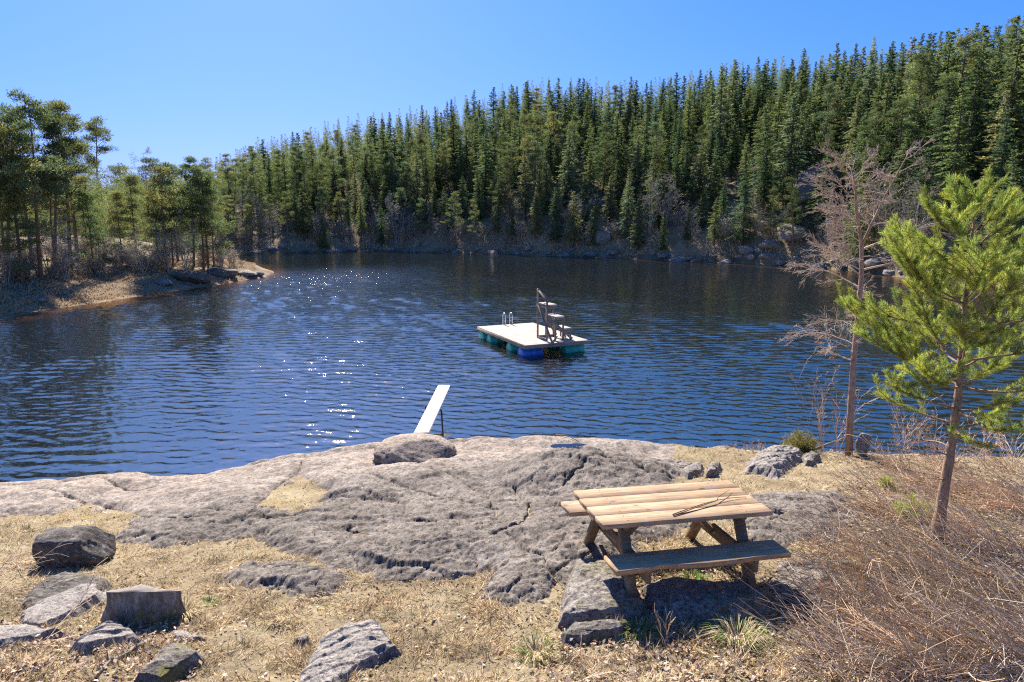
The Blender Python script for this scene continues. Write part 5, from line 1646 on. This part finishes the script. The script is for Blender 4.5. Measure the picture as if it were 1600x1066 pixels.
GREY = (1.15, 1.12, 1.05); RED = (1.2, 1.06, .90); TAN = (1.5, 1.35, 1.15); OLV = (.85, .82, .64)
for a in [(1405, 812, 22, 2.6, .5, .55, .25, .95, .006, 'reddish bare shrub with stems leaning left over the grass behind the table', RED), (1470, 770, 34, 2.7, .6, .45, .25, 1.0, .006, 'pale bare shrub left behind the young pine trunk', TAN),
          (1555, 770, 40, 2.9, .5, .35, .2, 1.2, .006, 'tan bare shrub right behind the young pine trunk', TAN), (1385, 900, 18, 2.9, .6, .45, .25, .9, .006, 'brown bare shrub right of the front bench', RED),
          (1455, 940, 28, 2.75, .45, .30, .18, 1.2, .007, 'dense bare shrub in the middle of the thicket', OLV), (1530, 900, 32, 2.75, .4, .25, .15, 1.4, .007, 'long-stemmed shrub arching left below the young pine', GREY),
          (1600, 860, 32, 2.8, .35, .28, .15, 1.3, .007, 'grey bare shrub at the right edge below the pine crown', GREY), (1650, 950, 36, 2.95, .35, .22, .12, 1.5, .008, 'olive-stemmed shrub entering from the right edge', OLV),
          (1560, 1010, 32, 3.0, .4, .22, .15, 1.3, .007, 'olive-grey arching shrub in the lower right corner', OLV), (1430, 1030, 18, 2.7, .7, .45, .25, .8, .006, 'brown bare shrub at the bottom right of the table', RED),
          (1345, 985, 14, 2.6, .8, .5, .3, .7, .005, 'low reddish shrub in front of the right table leg', RED), (1335, 862, 12, 2.5, .6, .5, .25, .7, .005, 'thin reddish shrub beside the right end of the table', RED),
          (1640, 800, 40, 2.95, .4, .3, .15, 1.3, .006, 'pale bare shrub at the right edge near the water', TAN), (1520, 830, 26, 2.6, .6, .4, .25, 1.0, .006, 'tangled tan shrub at the foot of the young pine', TAN),
          (1500, 1070, 34, 2.6, .6, .4, .25, 1.0, .006, 'bare shrub at the very bottom right', TAN), (1620, 1050, 34, 2.9, .4, .3, .2, 1.3, .007, 'pale-stemmed shrub in the bottom right corner', GREY), (1400, 735, 30, 2.2, .9, .8, .3, .55, .005, 'low reddish shrub between the birch and the young pine', RED), (1480, 735, 30, 1.8, .9, .9, .3, .55, .005, 'rusty low shrub behind the young pine near the water', RED), (1570, 735, 30, 1.8, .9, .8, .3, .6, .005, 'rusty low shrub at the right shore', RED)]:
    shrub(*a[:10], colr=a[10])
for a in [(1292, 702, 7, 1.6, 1.2, 1.35, .12, 1.5, .008, 'group of thin upright saplings left of the birch', GREY), (1312, 703, 5, 1.6, 1.2, 1.35, .12, 1.2, .007, 'thin saplings close to the birch trunk', RED), (1415, 715, 9, 1.6, 1.5, 1.25, .2, 1.0, .007, 'upright grey saplings right of the small upright stone', GREY),
          (1452, 712, 7, 1.6, 1.5, 1.2, .2, .9, .007, 'bare sapling clump left of the young pine at the water', GREY), (1540, 712, 8, 1.6, 1.5, 1.0, .3, .8, .006, 'pale lichen-grey twigs under the right branches of the young pine', TAN), (1590, 718, 8, 1.6, 1.5, .9, .3, .8, .006, 'pale twiggy bush at the right edge of the shore', TAN),
          (1180, 698, 14, 1.6, 1.8, 1.1, .25, .22, .003, 'tiny reddish bush on the shore left of the juniper', RED), (1155, 701, 12, 1.6, 1.8, .9, .3, .16, .003, 'tiny reddish heather clump beside the pale craggy rock', RED)]:
    shrub(*a[:10], colr=a[10], lvl=2, droop=.01, spread=.10, group='saplings at the shore')
for a in [(1330, 985, 5, 1.75, .5, .95, .25, .75, .004, 'single reddish stem standing in front of the table shadow', (1.0, .62, .40)), (1050, 1010, 3, 1.6, .4, 1.2, .2, .35, .003, 'short brown stalk in the shade before the bench', RED), (-20, 935, 10, .3, .6, .45, .3, .8, .005, 'thin bare stems reaching in from the left edge', GREY), (20, 880, 9, .2, .7, .35, .3, .7, .005, 'loose bare twigs in front of the dark boulder', TAN), (60, 1010, 8, .8, 1.2, .4, .3, .6, .004, 'thin twigs over the grooved pale rock', TAN), (1130, 1050, 8, 1.6, 1.2, .9, .4, .4, .003, 'pale dry stalks at the bottom below the table', TAN), (915, 1055, 6, 1.6, 1.2, .9, .4, .3, .003, 'few pale stalks at the bottom middle', TAN)]:
    shrub(*a[:10], colr=a[10], spread=.12, group='loose bare stems')

# fallen stems lying through the thicket
n = 2600; px = 1240 + 480 * rg.random(n) ** .8; py = 735 + 360 * rg.random(n)
m = (py > 735 + np.maximum(0, 1360 - px) * .9); px, py = px[m], py[m]
pq = P(px, py, 1.9); zz = soil(pq[0], pq[1]); pq = P(px, py, zz); zz = soil(pq[0], pq[1]); n = len(px)
az = 2.75 + .75 * rg.normal(size=n); ll = .15 + .5 * rg.random(n); el = .05 + .35 * np.abs(rg.normal(size=n))
a0 = np.stack([pq[0], pq[1], zz + .02 + .10 * rg.random(n)], 1)
dd = np.stack([np.cos(az), np.sin(az), el], 1); a1 = a0 + dd * ll[:, None] * .5; dd2 = dd + rg.normal(size=(n, 3)) * .15 - np.array([0, 0, .2]); a2 = a1 + dd2 * ll[:, None] * .5
a2[:, 2] = np.maximum(a2[:, 2], soil(a2[:, 0], a2[:, 1]) + .015); a1[:, 2] = np.maximum(a1[:, 2], soil(a1[:, 0], a1[:, 1]) + .02)
c = tints(n, rg, .6, 1.5, .12)
g = Geo().sticks(a0, a1, .0038, .0032, 3, c); g.sticks(a1, a2, .0032, .002, 3, c)
tag(link('brushwood', g.mesh('brushwood', M_stem)), 'tangle of fallen bare stems on the ground of the thicket', 'brushwood', None, 'stuff')
# dead branches on the ground
def dead_branch(pts, r, label, mat=None):
    q = [G(*a) + np.array([0, 0, r * .9 + .01 * (k % 2)]) for k, a in enumerate(pts)]
    g = Geo().tube(q, np.linspace(r, r * .45, len(q)) * (1 + .1 * rg.normal(size=len(q))), 7)
    for k in range(3):
        j = rg.integers(1, len(q)); e = rg.normal(size=3); e[2] = .4; e /= np.linalg.norm(e); g.sticks([q[j]], [q[j] + e * (.08 + .1 * rg.random())], r * .4, r * .2, 5)
    tag(link('dead_branch', g.mesh('dead_branch', mat or M_greyw, True)), label, 'branch')
dead_branch([(236, 1003), (215, 1015), (198, 1025), (170, 1040), (150, 1062)], .022, 'bleached crooked branch lying among leaves right of the grooved rock')
dead_branch([(1600, 880), (1560, 885), (1530, 893), (1490, 900)], .012, 'pale straight stick across the thicket at the right')
dead_branch([(1530, 1066), (1545, 1040), (1570, 1020), (1610, 1010)], .020, 'thick grey fallen branch in the bottom right corner')
dead_branch([(70, 958), (130, 944), (200, 935)], .008, 'thin pale stick resting across the left slabs')
